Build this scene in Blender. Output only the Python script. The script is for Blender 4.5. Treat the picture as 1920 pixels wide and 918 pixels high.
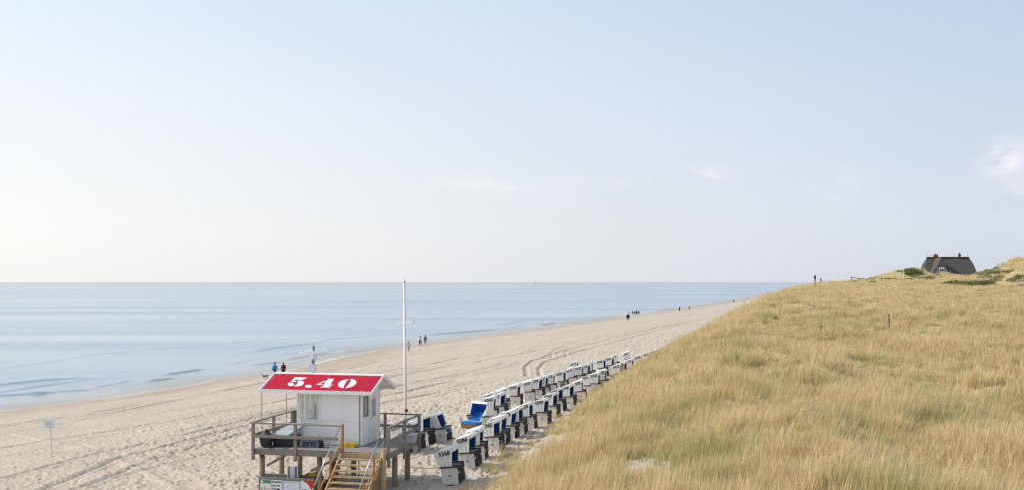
import bpy, math, random
import numpy as np
from mathutils import Vector, Matrix
for o in list(bpy.data.objects): bpy.data.objects.remove(o)
R = math.radians
S = bpy.context.scene
COL = S.collection
random.seed(7)

# ---------------------------------------------------------------- camera, world, sun, exposure
CAM_Z = 11.8
F = 1867.0                       # focal length in pixels of the 1920 wide photograph
HOR = 527.0
cam_d = bpy.data.cameras.new('camera'); cam = bpy.data.objects.new('camera', cam_d); COL.objects.link(cam)
cam.location = (0, 0, CAM_Z); cam.rotation_euler = (R(90), 0, 0)
cam_d.sensor_width = 36; cam_d.lens = 36 * F / 1920
cam_d.shift_y = (HOR - 459) / 1920
cam_d.clip_start = 0.5; cam_d.clip_end = 60000
S.camera = cam

SUN_EL = 37.0
SUN_AZ = R(-82)                  # measured from +Y (the view direction), negative = left
sun_dir = Vector((math.sin(SUN_AZ) * math.cos(R(SUN_EL)), math.cos(SUN_AZ) * math.cos(R(SUN_EL)), math.sin(R(SUN_EL))))
sd = bpy.data.lights.new('sun', 'SUN'); so = bpy.data.objects.new('sun', sd); COL.objects.link(so)
sd.energy = 2.5; sd.angle = R(0.6); sd.color = (1.0, 0.93, 0.83)
so.rotation_euler = sun_dir.to_track_quat('Z', 'Y').to_euler()
so.location = (-60, 60, 80)

W = bpy.data.worlds.new('World'); S.world = W; W.use_nodes = True
nt = W.node_tree; N = nt.nodes; L = nt.links; N.clear()
wo = N.new('ShaderNodeOutputWorld'); bg = N.new('ShaderNodeBackground'); sky = N.new('ShaderNodeTexSky')
sky.sky_type = 'NISHITA'; sky.sun_disc = False
sky.sun_elevation = R(SUN_EL); sky.sun_rotation = SUN_AZ
sky.air_density = 1.0; sky.dust_density = 1.6; sky.ozone_density = 1.2; sky.altitude = 0
def wn(t, **k):
    n = N.new(t)
    for a, b in k.items(): setattr(n, a, b)
    return n
tc = wn('ShaderNodeTexCoord'); sx = wn('ShaderNodeSeparateXYZ'); L.new(tc.outputs['Generated'], sx.inputs[0])
def wm(op, a, b=None, clamp=False):
    n = wn('ShaderNodeMath', operation=op, use_clamp=clamp)
    for i, v in enumerate((a, b)):
        if v is None: continue
        if isinstance(v, (int, float)): n.inputs[i].default_value = v
        else: L.new(v, n.inputs[i])
    return n.outputs[0]
def wmix(f, a, b):
    n = wn('ShaderNodeMix', data_type='RGBA')
    if isinstance(f, (int, float)): n.inputs[0].default_value = f
    else: L.new(f, n.inputs[0])
    for i, v in ((6, a), (7, b)):
        if isinstance(v, tuple): n.inputs[i].default_value = v
        else: L.new(v, n.inputs[i])
    return n.outputs[2]
# thin high veil: the clear sky mixed with pale haze, thicker to the low left (towards the sun)
el = sx.outputs[2]; ax = sx.outputs[0]
up = wm('MULTIPLY', wm('SUBTRACT', el, 0.05), 3.6, True)
tint = wm('ADD', wm('MULTIPLY', ax, -1.15), 0.5, True)
low = wmix(tint, (4.9, 5.25, 5.85, 1), (7.0, 6.98, 6.93, 1))
high = wmix(tint, (3.95, 4.75, 6.05, 1), (5.75, 6.4, 7.05, 1))
hazecol = wmix(up, low, high)
veil = wm('MAXIMUM', wm('ADD', wm('MULTIPLY', el, -0.7), 1.02), 0.45)
veil = wm('MINIMUM', veil, 0.90)
c1 = wmix(veil, sky.outputs[0], hazecol)
# clouds: a few faint puffs and a low bank
map_ = wn('ShaderNodeMapping'); map_.inputs['Scale'].default_value = (5, 5, 11); L.new(tc.outputs['Generated'], map_.inputs[0])
nz = wn('ShaderNodeTexNoise'); nz.inputs['Scale'].default_value = 4.2; nz.inputs['Detail'].default_value = 6; nz.inputs['Roughness'].default_value = 0.55
L.new(map_.outputs[0], nz.inputs[0])
def blob(px, py, rx, ry):
    d = Vector(((px - 960) / F, 1, (HOR - py) / F)).normalized()
    dx = wm('DIVIDE', wm('SUBTRACT', ax, d.x), rx * .8 / F); dz = wm('DIVIDE', wm('SUBTRACT', el, d.z), ry / F)
    r2 = wm('ADD', wm('MULTIPLY', dx, dx), wm('MULTIPLY', dz, dz))
    return wm('POWER', 2.718, wm('MULTIPLY', r2, -1.0))
cl = None
for b_, k in ((blob(1300, 328, 62, 15), 0.85), (blob(1215, 350, 70, 18), 0.45), (blob(1884, 298, 34, 26), 1.15), (blob(930, 350, 190, 22), 0.35), (blob(1060, 355, 60, 25), .3), (blob(1930, 350, 60, 60), .5), (blob(1560, 350, 60, 30), .25)):
    v = wm('MULTIPLY', b_, k); cl = v if cl is None else wm('MAXIMUM', cl, v)
mr = wn('ShaderNodeMapRange'); L.new(nz.outputs[0], mr.inputs[0]); mr.inputs[1].default_value = 0.40; mr.inputs[2].default_value = 0.60
cmask = wm('MULTIPLY', cl, mr.outputs[0], True)
c2 = wmix(cmask, c1, (7.0, 6.75, 6.9, 1))
L.new(c2, bg.inputs[0]); bg.inputs[1].default_value = 0.103
L.new(bg.outputs[0], wo.inputs[0])
vs = S.view_settings; vs.view_transform = 'Standard'; vs.look = 'None'; vs.gamma = 1; vs.use_curve_mapping = False
vs.exposure = 0.46
S.render.engine = 'CYCLES'
S.cycles.use_denoising = True; S.cycles.denoiser = 'OPENIMAGEDENOISE'; S.cycles.denoising_input_passes = 'RGB_ALBEDO_NORMAL'; S.cycles.denoising_prefilter = 'NONE'; S.cycles.pixel_filter_type = 'BLACKMAN_HARRIS'; S.cycles.filter_width = 1.25; S.cycles.sample_clamp_indirect = 2.5; S.cycles.use_adaptive_sampling = False
S.cycles.max_bounces = 6; S.cycles.diffuse_bounces = 3; S.cycles.transparent_max_bounces = 6

# ---------------------------------------------------------------- helpers
def lin(c):
    return tuple(((v / 255) / 12.92 if v / 255 <= 0.04045 else ((v / 255 + 0.055) / 1.055) ** 2.4) for v in c)
def mat(name, col, rough=0.7, noise=0.0, nscale=6.0, metallic=0.0, spec=0.3, bump=0.0, bscale=40.0, stretch=(1, 1, 1), col2=None, coord='Object', detail=5):
    m = bpy.data.materials.new(name); m.use_nodes = True
    t = m.node_tree; p = t.nodes['Principled BSDF']
    p.inputs['Base Color'].default_value = (*col, 1); p.inputs['Roughness'].default_value = rough
    p.inputs['Metallic'].default_value = metallic; p.inputs['Specular IOR Level'].default_value = spec
    if noise or bump:
        c = t.nodes.new('ShaderNodeTexCoord'); mp = t.nodes.new('ShaderNodeMapping'); mp.inputs['Scale'].default_value = stretch
        t.links.new(c.outputs[coord], mp.inputs[0])
    if noise:
        n = t.nodes.new('ShaderNodeTexNoise'); n.inputs['Scale'].default_value = nscale; n.inputs['Detail'].default_value = detail
        t.links.new(mp.outputs[0], n.inputs[0])
        r = t.nodes.new('ShaderNodeMapRange'); r.inputs[1].default_value = .3; r.inputs[2].default_value = .7
        t.links.new(n.outputs[0], r.inputs[0])
        x = t.nodes.new('ShaderNodeMix'); x.data_type = 'RGBA'; t.links.new(r.outputs[0], x.inputs[0])
        c2 = col2 if col2 else tuple(v * (1 - noise) for v in col)
        x.inputs[6].default_value = (*c2, 1); x.inputs[7].default_value = (*col, 1)
        t.links.new(x.outputs[2], p.inputs['Base Color'])
    if bump:
        n = t.nodes.new('ShaderNodeTexNoise'); n.inputs['Scale'].default_value = bscale; n.inputs['Detail'].default_value = 4
        t.links.new(mp.outputs[0], n.inputs[0])
        b = t.nodes.new('ShaderNodeBump'); b.inputs['Strength'].default_value = bump; b.inputs['Distance'].default_value = 0.02
        t.links.new(n.outputs[0], b.inputs['Height']); t.links.new(b.outputs[0], p.inputs['Normal'])
    return m

class MB:
    """collects shapes, builds ONE mesh object"""
    def __init__(s, tf=None): s.v = []; s.f = []; s.mi = []; s.tf = tf
    def add(s, vs_, fs, mi=0):
        k = len(s.v)
        s.v += [tuple(s.tf(v)) if s.tf else tuple(v) for v in vs_]
        s.f += [tuple(i + k for i in f) for f in fs]; s.mi += [mi] * len(fs)
        return s
    def box(s, x0, x1, y0, y1, z0, z1, mi=0):
        return s.add([(x0, y0, z0), (x1, y0, z0), (x1, y1, z0), (x0, y1, z0), (x0, y0, z1), (x1, y0, z1), (x1, y1, z1), (x0, y1, z1)],
              [(0, 3, 2, 1), (4, 5, 6, 7), (0, 1, 5, 4), (1, 2, 6, 5), (2, 3, 7, 6), (3, 0, 4, 7)], mi)
    def prism(s, poly, y0, y1, mi=0, ax='xz'):
        """polygon extruded: ax xz -> along y, ax xy -> along z, ax yz -> along x"""
        def P(p, t): return (p[0], t, p[1]) if ax == 'xz' else ((p[0], p[1], t) if ax == 'xy' else (t, p[0], p[1]))
        n = len(poly)
        v = [P(p, y0) for p in poly] + [P(p, y1) for p in poly]
        f = [tuple(range(n)), tuple(range(2 * n - 1, n - 1, -1))] + [(i, i + n, (i + 1) % n + n, (i + 1) % n) for i in range(n)]
        return s.add(v, f, mi)
    def bar(s, a, b, w, h, mi=0, up=(0, 0, 1)):
        a = Vector(a); b = Vector(b); d = (b - a).normalized(); u = Vector(up)
        if abs(d.dot(u)) > .98: u = Vector((1, 0, 0))
        r = d.cross(u).normalized(); u = r.cross(d).normalized()
        v = []
        for c in (a, b):
            for i, j in ((-1, -1), (1, -1), (1, 1), (-1, 1)): v.append(c + r * i * w / 2 + u * j * h / 2)
        return s.add(v, [(0, 1, 2, 3), (7, 6, 5, 4), (0, 4, 5, 1), (1, 5, 6, 2), (2, 6, 7, 3), (3, 7, 4, 0)], mi)
    def tube(s, pts, rad, n=8, mi=0):
        pts = [Vector(p) for p in pts]; m = len(pts)
        rad = rad if isinstance(rad, (list, tuple)) else [rad] * m
        v = []; f = []
        for i, p in enumerate(pts):
            d = (pts[min(i + 1, m - 1)] - pts[max(i - 1, 0)]).normalized()
            u = Vector((0, 0, 1)) if abs(d.z) < .95 else Vector((1, 0, 0))
            r = d.cross(u).normalized(); u = r.cross(d)
            for k in range(n):
                a = 2 * math.pi * k / n; v.append(p + (r * math.cos(a) + u * math.sin(a)) * rad[i])
        for i in range(m - 1):
            for k in range(n):
                f.append((i * n + k, i * n + (k + 1) % n, (i + 1) * n + (k + 1) % n, (i + 1) * n + k))
        f.append(tuple(range(n - 1, -1, -1))); f.append(tuple((m - 1) * n + k for k in range(n)))
        return s.add(v, f, mi)
    def ell(s, c, r, nu=12, nv=8, mi=0, wob=0, seed=0):
        rn = random.Random(seed); v = []; f = []
        for j in range(nv + 1):
            t = math.pi * j / nv
            for i in range(nu):
                p = 2 * math.pi * i / nu; k = 1 + (rn.random() - .5) * wob
                v.append((c[0] + r[0] * math.sin(t) * math.cos(p) * k, c[1] + r[1] * math.sin(t) * math.sin(p) * k, c[2] + r[2] * math.cos(t) * k))
        for j in range(nv):
            for i in range(nu):
                f.append((j * nu + i, (j + 1) * nu + i, (j + 1) * nu + (i + 1) % nu, j * nu + (i + 1) % nu))
        return s.add(v, f, mi)
    def build(s, name, mats, parent=None, smooth=False):
        me = bpy.data.meshes.new(name); me.from_pydata([tuple(v) for v in s.v], [], s.f)
        if not isinstance(mats, (list, tuple)): mats = [mats]
        for m in mats: me.materials.append(m)
        if len(mats) > 1: me.polygons.foreach_set('material_index', s.mi)
        if smooth: me.polygons.foreach_set('use_smooth', [True] * len(me.polygons))
        me.update()
        o = bpy.data.objects.new(name, me); COL.objects.link(o)
        if parent: o.parent = parent
        return o
def tag(o, label=None, cat=None, group=None, kind=None):
    for k, v in (('label', label), ('category', cat), ('group', group), ('kind', kind)):
        if v: o[k] = v
    return o
def thing(name, label, cat, loc=(0, 0, 0), rz=0, group=None):
    o = bpy.data.objects.new(name, None); COL.objects.link(o); o.location = loc; o.rotation_euler = (0, 0, rz)
    o.empty_display_size = .3
    return tag(o, label, cat, group)
def text_mesh(txt, size, thick=0.004, bold=0.0, align='CENTER'):
    c = bpy.data.curves.new('t', 'FONT'); c.body = txt; c.size = size; c.extrude = thick; c.offset = bold
    c.align_x = align; c.align_y = 'CENTER'; c.resolution_u = 3
    o = bpy.data.objects.new('t', c); COL.objects.link(o)
    bpy.context.view_layer.update()
    me = bpy.data.meshes.new_from_object(o.evaluated_get(bpy.context.evaluated_depsgraph_get()))
    bpy.data.objects.remove(o); bpy.data.curves.remove(c)
    return me
def text_obj(name, txt, size, m, parent, loc, rot, bold=0.0, thick=0.004, align='CENTER', sx_=1.0):
    me = text_mesh(txt, size, thick, bold, align); me.materials.clear(); me.materials.append(m)
    o = bpy.data.objects.new(name, me); COL.objects.link(o); o.parent = parent; o.location = loc; o.rotation_euler = rot
    o.scale = (sx_, 1, 1)
    return o

# ---------------------------------------------------------------- value noise
_rs = np.random.RandomState(3); TAB = _rs.rand(512, 512)
def vn(x, y, seed=0):
    x = np.asarray(x, float) + seed * 17.3; y = np.asarray(y, float) + seed * 31.7
    xi = np.floor(x).astype(int); yi = np.floor(y).astype(int); fx = x - xi; fy = y - yi
    fx = fx * fx * (3 - 2 * fx); fy = fy * fy * (3 - 2 * fy)
    a = TAB[xi % 512, yi % 512]; b = TAB[(xi + 1) % 512, yi % 512]; c = TAB[xi % 512, (yi + 1) % 512]; d = TAB[(xi + 1) % 512, (yi + 1) % 512]
    return (a * (1 - fx) + b * fx) * (1 - fy) + (c * (1 - fx) + d * fx) * fy
def fbm(x, y, o=4, seed=0):
    s = 0; a = .5; t = 0
    for k in range(o): s = s + a * vn(x * 2 ** k, y * 2 ** k, seed + k); t += a; a *= .5
    return s / t
def sstep(a, b, x):
    t = np.clip((x - a) / (b - a), 0, 1); return t * t * (3 - 2 * t)

# ---------------------------------------------------------------- terrain function
SH_Y = np.array([-50, 0, 91.4, 101, 113, 119, 126, 134, 152, 172, 191.6, 232, 290, 339, 416, 612, 1101, 4000, 60000])
SH_X = np.array([-95, -78, -47, -41, -37.5, -36.5, -30.5, -30.2, -27.7, -24, -16.4, 0, 21.7, 40, 69, 137, 289, 1150, 40000])
FT_Y = np.array([-50, 0, 30, 43, 60, 75, 87, 103, 120, 150, 200, 300, 600, 1100, 4000])
FT_X = np.array([-16, -10, -4.9, -1.3, 2.5, 5.5, 9.4, 14.6, 19.8, 28.5, 44, 77, 180, 340, 1300])
ZP_Y = np.array([0, 30, 60, 85, 98, 115, 150, 200, 265, 400, 700, 1500, 4000])
ZP_Z = np.array([5.3, 5.4, 5.9, 6.5, 7.2, 8.0, 9.5, 10.8, 11.3, 11.2, 10.5, 9, 7])
WP_Y = np.array([0, 40, 60, 85, 110, 200, 400, 4000]); WP_W = np.array([22, 20, 14, 8.5, 10, 17, 25, 40])
SLP = 0.947
def ushore(x, y): return (x - np.interp(y, SH_Y, SH_X) + 0.9 * (vn(x * 0 + y / 9.0, y * 0, 5) - .5)) * SLP
def dfoot(x, y): return (x - np.interp(y, FT_Y, FT_X)) * .95
BUMPS = [  # x, y, rx, ry, h   far dunes
    (119, 300, 7, 14, 3.0), (126, 305, 7, 12, 2.2), (112, 300, 9, 16, .9), (137, 318, 9, 12, 2.4), (149, 322, 10, 12, .5), (146, 325, 30, 18, .3),
    (175, 330, 22, 18, 1.3), (112, 195, 13, 24, 5.6), (100, 185, 9, 14, 1.5), (130, 200, 22, 26, 5.5), (90, 205, 14, 14, .6)]
def zbase(x, y):
    x = np.asarray(x, float); y = np.asarray(y, float)
    u = ushore(x, y)
    b = np.interp(u, [-400, -60, 0, 5, 12, 30, 50, 58], [-6, -2, 0, .38, .85, 2.0, 2.95, 3.05])
    d = dfoot(x, y); w = np.interp(y, WP_Y, WP_W); t = np.clip(d / w, 0, 1)
    rise = (np.interp(y, ZP_Y, ZP_Z) - 3.05) * (1 - (1 - t) ** 2)
    m = sstep(2, 14, d)
    und = (fbm(x / 15, y / 19, 3, 11) - .5) * 2.0 + (fbm(x / 4.2, y / 6, 2, 12) - .5) * 1.5
    far = sstep(120, 260, y)
    z = b + rise + m * und * (1 - .55 * far)
    for bx, by, rx, ry, h in BUMPS:
        q = ((x - bx) / rx) ** 2 + ((y - by) / ry) ** 2
        z = z + h * np.exp(-q) * (1 + .25 * (vn(x / 3, y / 3, 21) - .5))
    return z
def ground(px, py, it=60):
    """point on the terrain seen at a photograph pixel"""
    k = (px - 960) / F; s = (py - HOR) / F
    lo, hi = 15.0, 1500.0
    ys = np.geomspace(20, 3000, 6000); zz = zbase(k * ys, ys) - (CAM_Z - s * ys)
    i = int(np.argmax(zz > 0)); y = ys[i]
    return Vector((k * y, y, float(zbase(k * y, y))))
def at_height(px, py, h):
    """point whose top, h above the beach level there, is seen at the pixel"""
    k = (px - 960) / F; s = (py - HOR) / F
    ys = np.geomspace(25, 400, 6000); bb = np.minimum(zbase(k * ys, ys), 3.2) + h
    i = int(np.argmax(CAM_Z - s * ys < bb)); y = ys[i]
    return Vector((k * y, y, float(min(zbase(k * y, y), 3.2))))

# tyre tracks, as runs of ground points
def track(pts): return [ground(*p).xy for p in pts]
TR = [track([(-60, 812), (0, 801), (209, 773), (490, 722), (700, 679), (870, 648), (1000, 631), (1150, 612), (1300, 590)]),
      track([(-60, 806), (0, 797), (209, 768), (490, 717), (700, 674), (870, 644), (1000, 628), (1150, 609), (1300, 588)]),
      track([(988, 704), (985, 686), (1000, 674), (1027, 665), (1104, 644), (1195, 623), (1247, 610), (1300, 598)]),
      track([(1012, 704), (1010, 690), (1020, 678), (1050, 668), (1110, 651), (1195, 629), (1247, 615), (1300, 601)]),
      track([(-20, 900), (67, 880), (175, 852), (250, 835), (375, 807), (475, 782), (640, 745), (860, 700)]),
      track([(60, 925), (95, 910), (217, 860), (312, 835), (475, 795), (640, 758), (860, 712)]),
      track([(165, 907), (287, 860), (390, 830), (470, 807), (640, 770), (860, 728)]),
      track([(0, 840), (250, 800), (520, 752), (740, 705), (900, 676), (1050, 650)]),
      track([(700, 700), (860, 670), (1000, 652), (1150, 628), (1290, 604)])]
TRL = [track([(25, 812), (192, 850), (287, 890), (330, 915)]), track([(160, 832), (262, 855), (370, 892), (400, 910)])]
def segdist(x, y, pl):
    d = np.full(x.shape, 1e9)
    for a, b in zip(pl[:-1], pl[1:]):
        ex, ey = b[0] - a[0], b[1] - a[1]; l2 = ex * ex + ey * ey + 1e-9
        t = np.clip(((x - a[0]) * ex + (y - a[1]) * ey) / l2, 0, 1)
        d = np.minimum(d, np.hypot(x - a[0] - t * ex, y - a[1] - t * ey))
    return d
def pits(x, y, cell, rad, depth, seed, keep=.75):
    h = np.zeros_like(x); cx = np.floor(x / cell).astype(int); cy = np.floor(y / cell).astype(int)
    for i in (-1, 0, 1):
        for j in (-1, 0, 1):
            gx = cx + i; gy = cy + j
            r1 = TAB[(gx + seed) % 512, gy % 512]; r2 = TAB[gy % 512, (gx + seed * 3) % 512]; r3 = TAB[(gx * 3 + gy) % 512, (gy + seed) % 512]
            px = (gx + r1 * 1.3) * cell; py = (gy + r2 * 1.3) * cell; d = np.hypot((x - px) * (.7 + .6 * r2), y - py) / (rad * (.5 + r3))
            h += (r3 < keep) * depth * (.2 + 1.6 * r1 * r1) * (-np.exp(-d * d * 1.6) + .45 * np.exp(-((d - 1.25) / .35) ** 2))
    return h

def zfull(x, y):
    z = zbase(x, y); u = ushore(x, y); d = dfoot(x, y)
    beach = sstep(3, 14, u) * (1 - sstep(0, 4, d))
    dist = np.hypot(x, y)
    # trodden sand: strongest near the chairs and the hut, smoother where it is groomed or wet
    tread = beach * (.62 + .38 * sstep(.35, .65, fbm(x / 14, y / 20, 3, 31)) ) * (1 - .75 * sstep(60, 105, dist)) * (.45 + .55 * sstep(20, 45, u))
    near = (np.abs(d + 3) < 9)
    tread = np.where(near, np.maximum(tread, .8 * beach), tread)
    h = pits(x, y, .55, .20, .125, 5) + pits(x + 7, y + 3, .33, .13, .085, 91) + (fbm(x / .38, y / .38, 4, 41) - .5) * .24 * sstep(.3, .7, fbm(x / 2.3, y / 3, 2, 44) + .15)
    z = z + tread * h + beach * (fbm(x / 3.5, y / 3.5, 3, 42) - .5) * .16
    # faint combed lines along the shore
    s_ = (y + .34 * x); q = ushore(x, y) + 1.2 * (fbm(s_ / 30, x * 0, 2, 51) - .5)
    z = z + beach * .20 * (fbm(q / .8, s_ / 60, 3, 52) - .5) * sstep(45, 90, dist) * sstep(.3, .6, fbm(x / 25, y / 40, 2, 53)) * (1 - .8 * sstep(120, 170, dist))
    for uk, amp, k in ((13, .06, 1), (14.6, .06, 1), (19, .07, 2), (24, .08, 3), (25.7, .08, 3), (30, .07, 4), (34, .09, 5), (35.8, .09, 5), (40, .07, 6), (44.5, .08, 7), (46, .06, 7)):
        qq = ushore(x, y) - uk + 5.0 * (fbm(s_ / 55, x * 0, 2, 60 + k) - .5)
        z = z + beach * amp * (-np.exp(-(qq / .17) ** 2) + .5 * np.exp(-((qq - .38) / .16) ** 2)) * sstep(.40, .62, fbm(s_ / 30, x * 0 + k, 2, 70 + k)) * 1.3 * (1 - sstep(120, 165, dist))
    for pl in TR:
        dd = segdist(x, y, pl)
        z = z + beach * (-np.interp(dist, [55, 90], [.12, .19]) * np.exp(-(dd / .18) ** 2) + .03 * np.exp(-((dd - .42) / .15) ** 2))
    for pl in TRL:
        dd = segdist(x, y, pl); z = z + beach * .07 * np.exp(-(dd / .25) ** 2)
    z = z + (1 - beach) * (u > 3) * (fbm(x / 1.2, y / 1.2, 3, 43) - .5) * .22
    return z

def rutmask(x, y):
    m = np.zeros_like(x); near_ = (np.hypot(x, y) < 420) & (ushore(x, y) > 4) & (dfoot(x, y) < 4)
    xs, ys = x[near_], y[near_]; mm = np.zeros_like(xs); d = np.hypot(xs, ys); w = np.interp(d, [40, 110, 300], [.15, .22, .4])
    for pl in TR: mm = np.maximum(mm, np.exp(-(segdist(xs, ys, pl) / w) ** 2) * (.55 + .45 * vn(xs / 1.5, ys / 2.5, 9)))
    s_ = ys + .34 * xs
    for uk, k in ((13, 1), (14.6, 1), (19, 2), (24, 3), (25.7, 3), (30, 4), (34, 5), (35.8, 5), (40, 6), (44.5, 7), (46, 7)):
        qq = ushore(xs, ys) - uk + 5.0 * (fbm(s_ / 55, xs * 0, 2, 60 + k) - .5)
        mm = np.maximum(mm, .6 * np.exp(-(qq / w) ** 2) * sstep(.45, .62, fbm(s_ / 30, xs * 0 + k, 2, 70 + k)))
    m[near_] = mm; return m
def polar(name, az0, az1, na, rs, zf, m, attrs, curve_x=None):
    az = np.radians(np.linspace(az0, az1, na)); A, Rr = np.meshgrid(az, rs)
    X = Rr * np.sin(A); Y = Rr * np.cos(A); Z = zf(X, Y)
    n = X.size; nr = len(rs)
    me = bpy.data.meshes.new(name); me.vertices.add(n)
    me.vertices.foreach_set('co', np.stack([X, Y, Z], -1).astype(np.float32).ravel())
    i = np.arange(nr - 1)[:, None] * na + np.arange(na - 1)[None, :]
    q = np.stack([i, i + 1, i + na + 1, i + na], -1).reshape(-1, 4)[:, ::-1]
    me.loops.add(q.size); me.loops.foreach_set('vertex_index', q.ravel().astype(np.int32))
    me.polygons.add(len(q)); me.polygons.foreach_set('loop_start', (np.arange(len(q)) * 4).astype(np.int32))
    me.polygons.foreach_set('use_smooth', np.ones(len(q), bool))
    me.update(calc_edges=True)
    for k, fn in attrs.items():
        a = me.attributes.new(k, 'FLOAT', 'POINT'); a.data.foreach_set('value', fn(X, Y, Z).astype(np.float32).ravel())
    me.materials.append(m)
    o = bpy.data.objects.new(name, me); COL.objects.link(o); return o
def vcross(rs_):
    out = [rs_[0][0]]
    for a, b, s in rs_: out += list(np.arange(a + s, b + s * .5, s))
    return out

# ---------------------------------------------------------------- ground material
def nodes(m):
    m.use_nodes = True; t = m.node_tree
    return t, t.nodes, t.links, t.nodes['Principled BSDF']
def mk_math(t, op, a, b=None, clamp=False):
    n = t.nodes.new('ShaderNodeMath'); n.operation = op; n.use_clamp = clamp
    for i, v in enumerate((a, b)):
        if v is None: continue
        if isinstance(v, (int, float)): n.inputs[i].default_value = v
        else: t.links.new(v, n.inputs[i])
    return n.outputs[0]
def mk_mix(t, f, a, b):
    n = t.nodes.new('ShaderNodeMix'); n.data_type = 'RGBA'
    if isinstance(f, (int, float)): n.inputs[0].default_value = f
    else: t.links.new(f, n.inputs[0])
    for i, v in ((6, a), (7, b)):
        if isinstance(v, tuple): n.inputs[i].default_value = (*v, 1)
        else: t.links.new(v, n.inputs[i])
    return n.outputs[2]
def mk_noise(t, scale, detail=4, vec=None, rough=.5, lo=.3, hi=.7):
    n = t.nodes.new('ShaderNodeTexNoise'); n.inputs['Scale'].default_value = scale; n.inputs['Detail'].default_value = detail
    n.inputs['Roughness'].default_value = rough
    if vec is not None: t.links.new(vec, n.inputs[0])
    r = t.nodes.new('ShaderNodeMapRange'); r.inputs[1].default_value = lo; r.inputs[2].default_value = hi
    t.links.new(n.outputs[0], r.inputs[0]); return r.outputs[0]
def mk_attr(t, name, typ='GEOMETRY'):
    a = t.nodes.new('ShaderNodeAttribute'); a.attribute_name = name; a.attribute_type = typ; return a.outputs['Fac']
def mk_pos(t): return t.nodes.new('ShaderNodeNewGeometry').outputs['Position']

SAND = (.61, .525, .425)
gm = bpy.data.materials.new('sand_and_dune'); t, n_, l_, p_ = nodes(gm)
pos = mk_pos(t)
c = mk_mix(t, mk_noise(t, .35, 5, pos), (.54, .465, .38), SAND)
c = mk_mix(t, mk_math(t, 'MULTIPLY', mk_noise(t, 9, 6, pos, .7, .35, .75), .40), c, (.33, .27, .20))
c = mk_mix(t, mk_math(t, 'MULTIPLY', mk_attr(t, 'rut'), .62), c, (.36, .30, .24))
wet = mk_attr(t, 'wet')
c = mk_mix(t, wet, c, (.43, .35, .265))
c = mk_mix(t, mk_attr(t, 'litter'), c, mk_mix(t, mk_noise(t, 1.3, 5, pos), (.48, .39, .23), (.36, .31, .16)))
c = mk_mix(t, mk_attr(t, 'scrub'), c, (.06, .085, .025))
l_.new(c, p_.inputs['Base Color'])
l_.new(mk_math(t, 'SUBTRACT', .95, mk_math(t, 'MULTIPLY', mk_attr(t, 'gloss'), .72)), p_.inputs['Roughness'])
p_.inputs['Specular IOR Level'].default_value = .25
b = n_.new('ShaderNodeBump'); b.inputs['Strength'].default_value = .8; b.inputs['Distance'].default_value = .07
l_.new(mk_math(t, 'MULTIPLY', mk_noise(t, 5.5, 6, pos, .68, 0, 1), mk_attr(t, 'tread')), b.inputs['Height']); l_.new(b.outputs[0], p_.inputs['Normal'])

def scrubmask(x, y):
    z = np.zeros_like(np.asarray(x, float))
    for bx, by, rx, ry, k in SCRUB:
        q = ((x - bx) / rx) ** 2 + ((y - by) / ry) ** 2
        z = np.maximum(z, k * np.exp(-q * 1.2))
    return sstep(.42, .55, z * (.10 + 1.35 * fbm(x / 3.0, y / 7.0, 3, 61)))
SCRUB = []
for px, py, rx, ry, k in ((1683, 508, 5, 10, 1.3), (1705, 505, 7, 9, 1.4), (1718, 513, 6, 8, 1.2), (1775, 508, 8, 10, 1.5), (1800, 512, 9, 10, 1.5), (1820, 517, 6, 8, 1.2), (1845, 512, 9, 12, 1.3), (1872, 512, 10, 14, 1.5),
                      (1790, 534, 8, 14, 1.5), (1815, 532, 8, 10, 1.2), (1845, 528, 6, 12, 1.3), (1862, 524, 6, 10, 1.2), (1830, 537, 5, 8, 1.2), (1856, 534, 5, 8, 1.1),
                      (1915, 518, 5, 5, 1.4), (1908, 524, 5, 5, 1.2), (1917, 537, 4, 4, 1.4), (1893, 538, 3, 3, 1.2), (1740, 521, 7, 5, 1.1), (1765, 519, 6, 5, 1.2), (1600, 530, 8, 3, 1.1), (1640, 530, 8, 3, 1.1)):
    g = ground(px, py)
    if g.y < 700: SCRUB.append((g.x, g.y, rx * .62 * g.y / 330, ry * .6 * g.y / 330, min(k * .93, 1.15)))

BARE = [(ground(1135, 907), 2.2, 1.3), (ground(1190, 883), 1.1, 1.7), (ground(1215, 868), 1.3, 2.0), (ground(930, 900), 1.7, 1.2), (ground(985, 880), 1.2, 1.5), (ground(1010, 830), .9, 1.1), (ground(1000, 915), 1.2, .8)]
def bare(x, y):
    z = np.zeros_like(np.asarray(x, float))
    for g, rx, ry in BARE:
        z = np.maximum(z, np.exp(-((x - g.x) / rx) ** 2 - ((y - g.y) / ry) ** 2))
    return sstep(.36, .50, z * (.15 + 1.5 * fbm(x / .9, y / .9, 4, 71)))
def a_wet(x, y, z):
    u = ushore(x, y) + 3.5 * (fbm(x / 6, y / 16, 3, 81) - .5)
    return 1 - sstep(1.5, 12, u)
def a_gloss(x, y, z):
    u = ushore(x, y) + 1.0 * (fbm(x / 6, y / 16, 3, 81) - .5)
    return 1 - sstep(.8, 4.0, u)
def a_litter(x, y, z): return sstep(1.0, 4.5, dfoot(x, y) + 1.5 * (fbm(x / 1.5, y / 1.5, 2, 82) - .5)) * (1 - bare(x, y))
def a_tread(x, y, z): return sstep(6, 16, ushore(x, y)) * (.35 + .65 * sstep(.4, .6, fbm(x / 12, y / 12, 2, 83)))
rs = vcross([(16, 58, .13), (58, 90, .2), (90, 140, .42), (140, 230, .9), (230, 420, 1.8), (420, 1000, 12), (1000, 3600, 80)])
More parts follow.
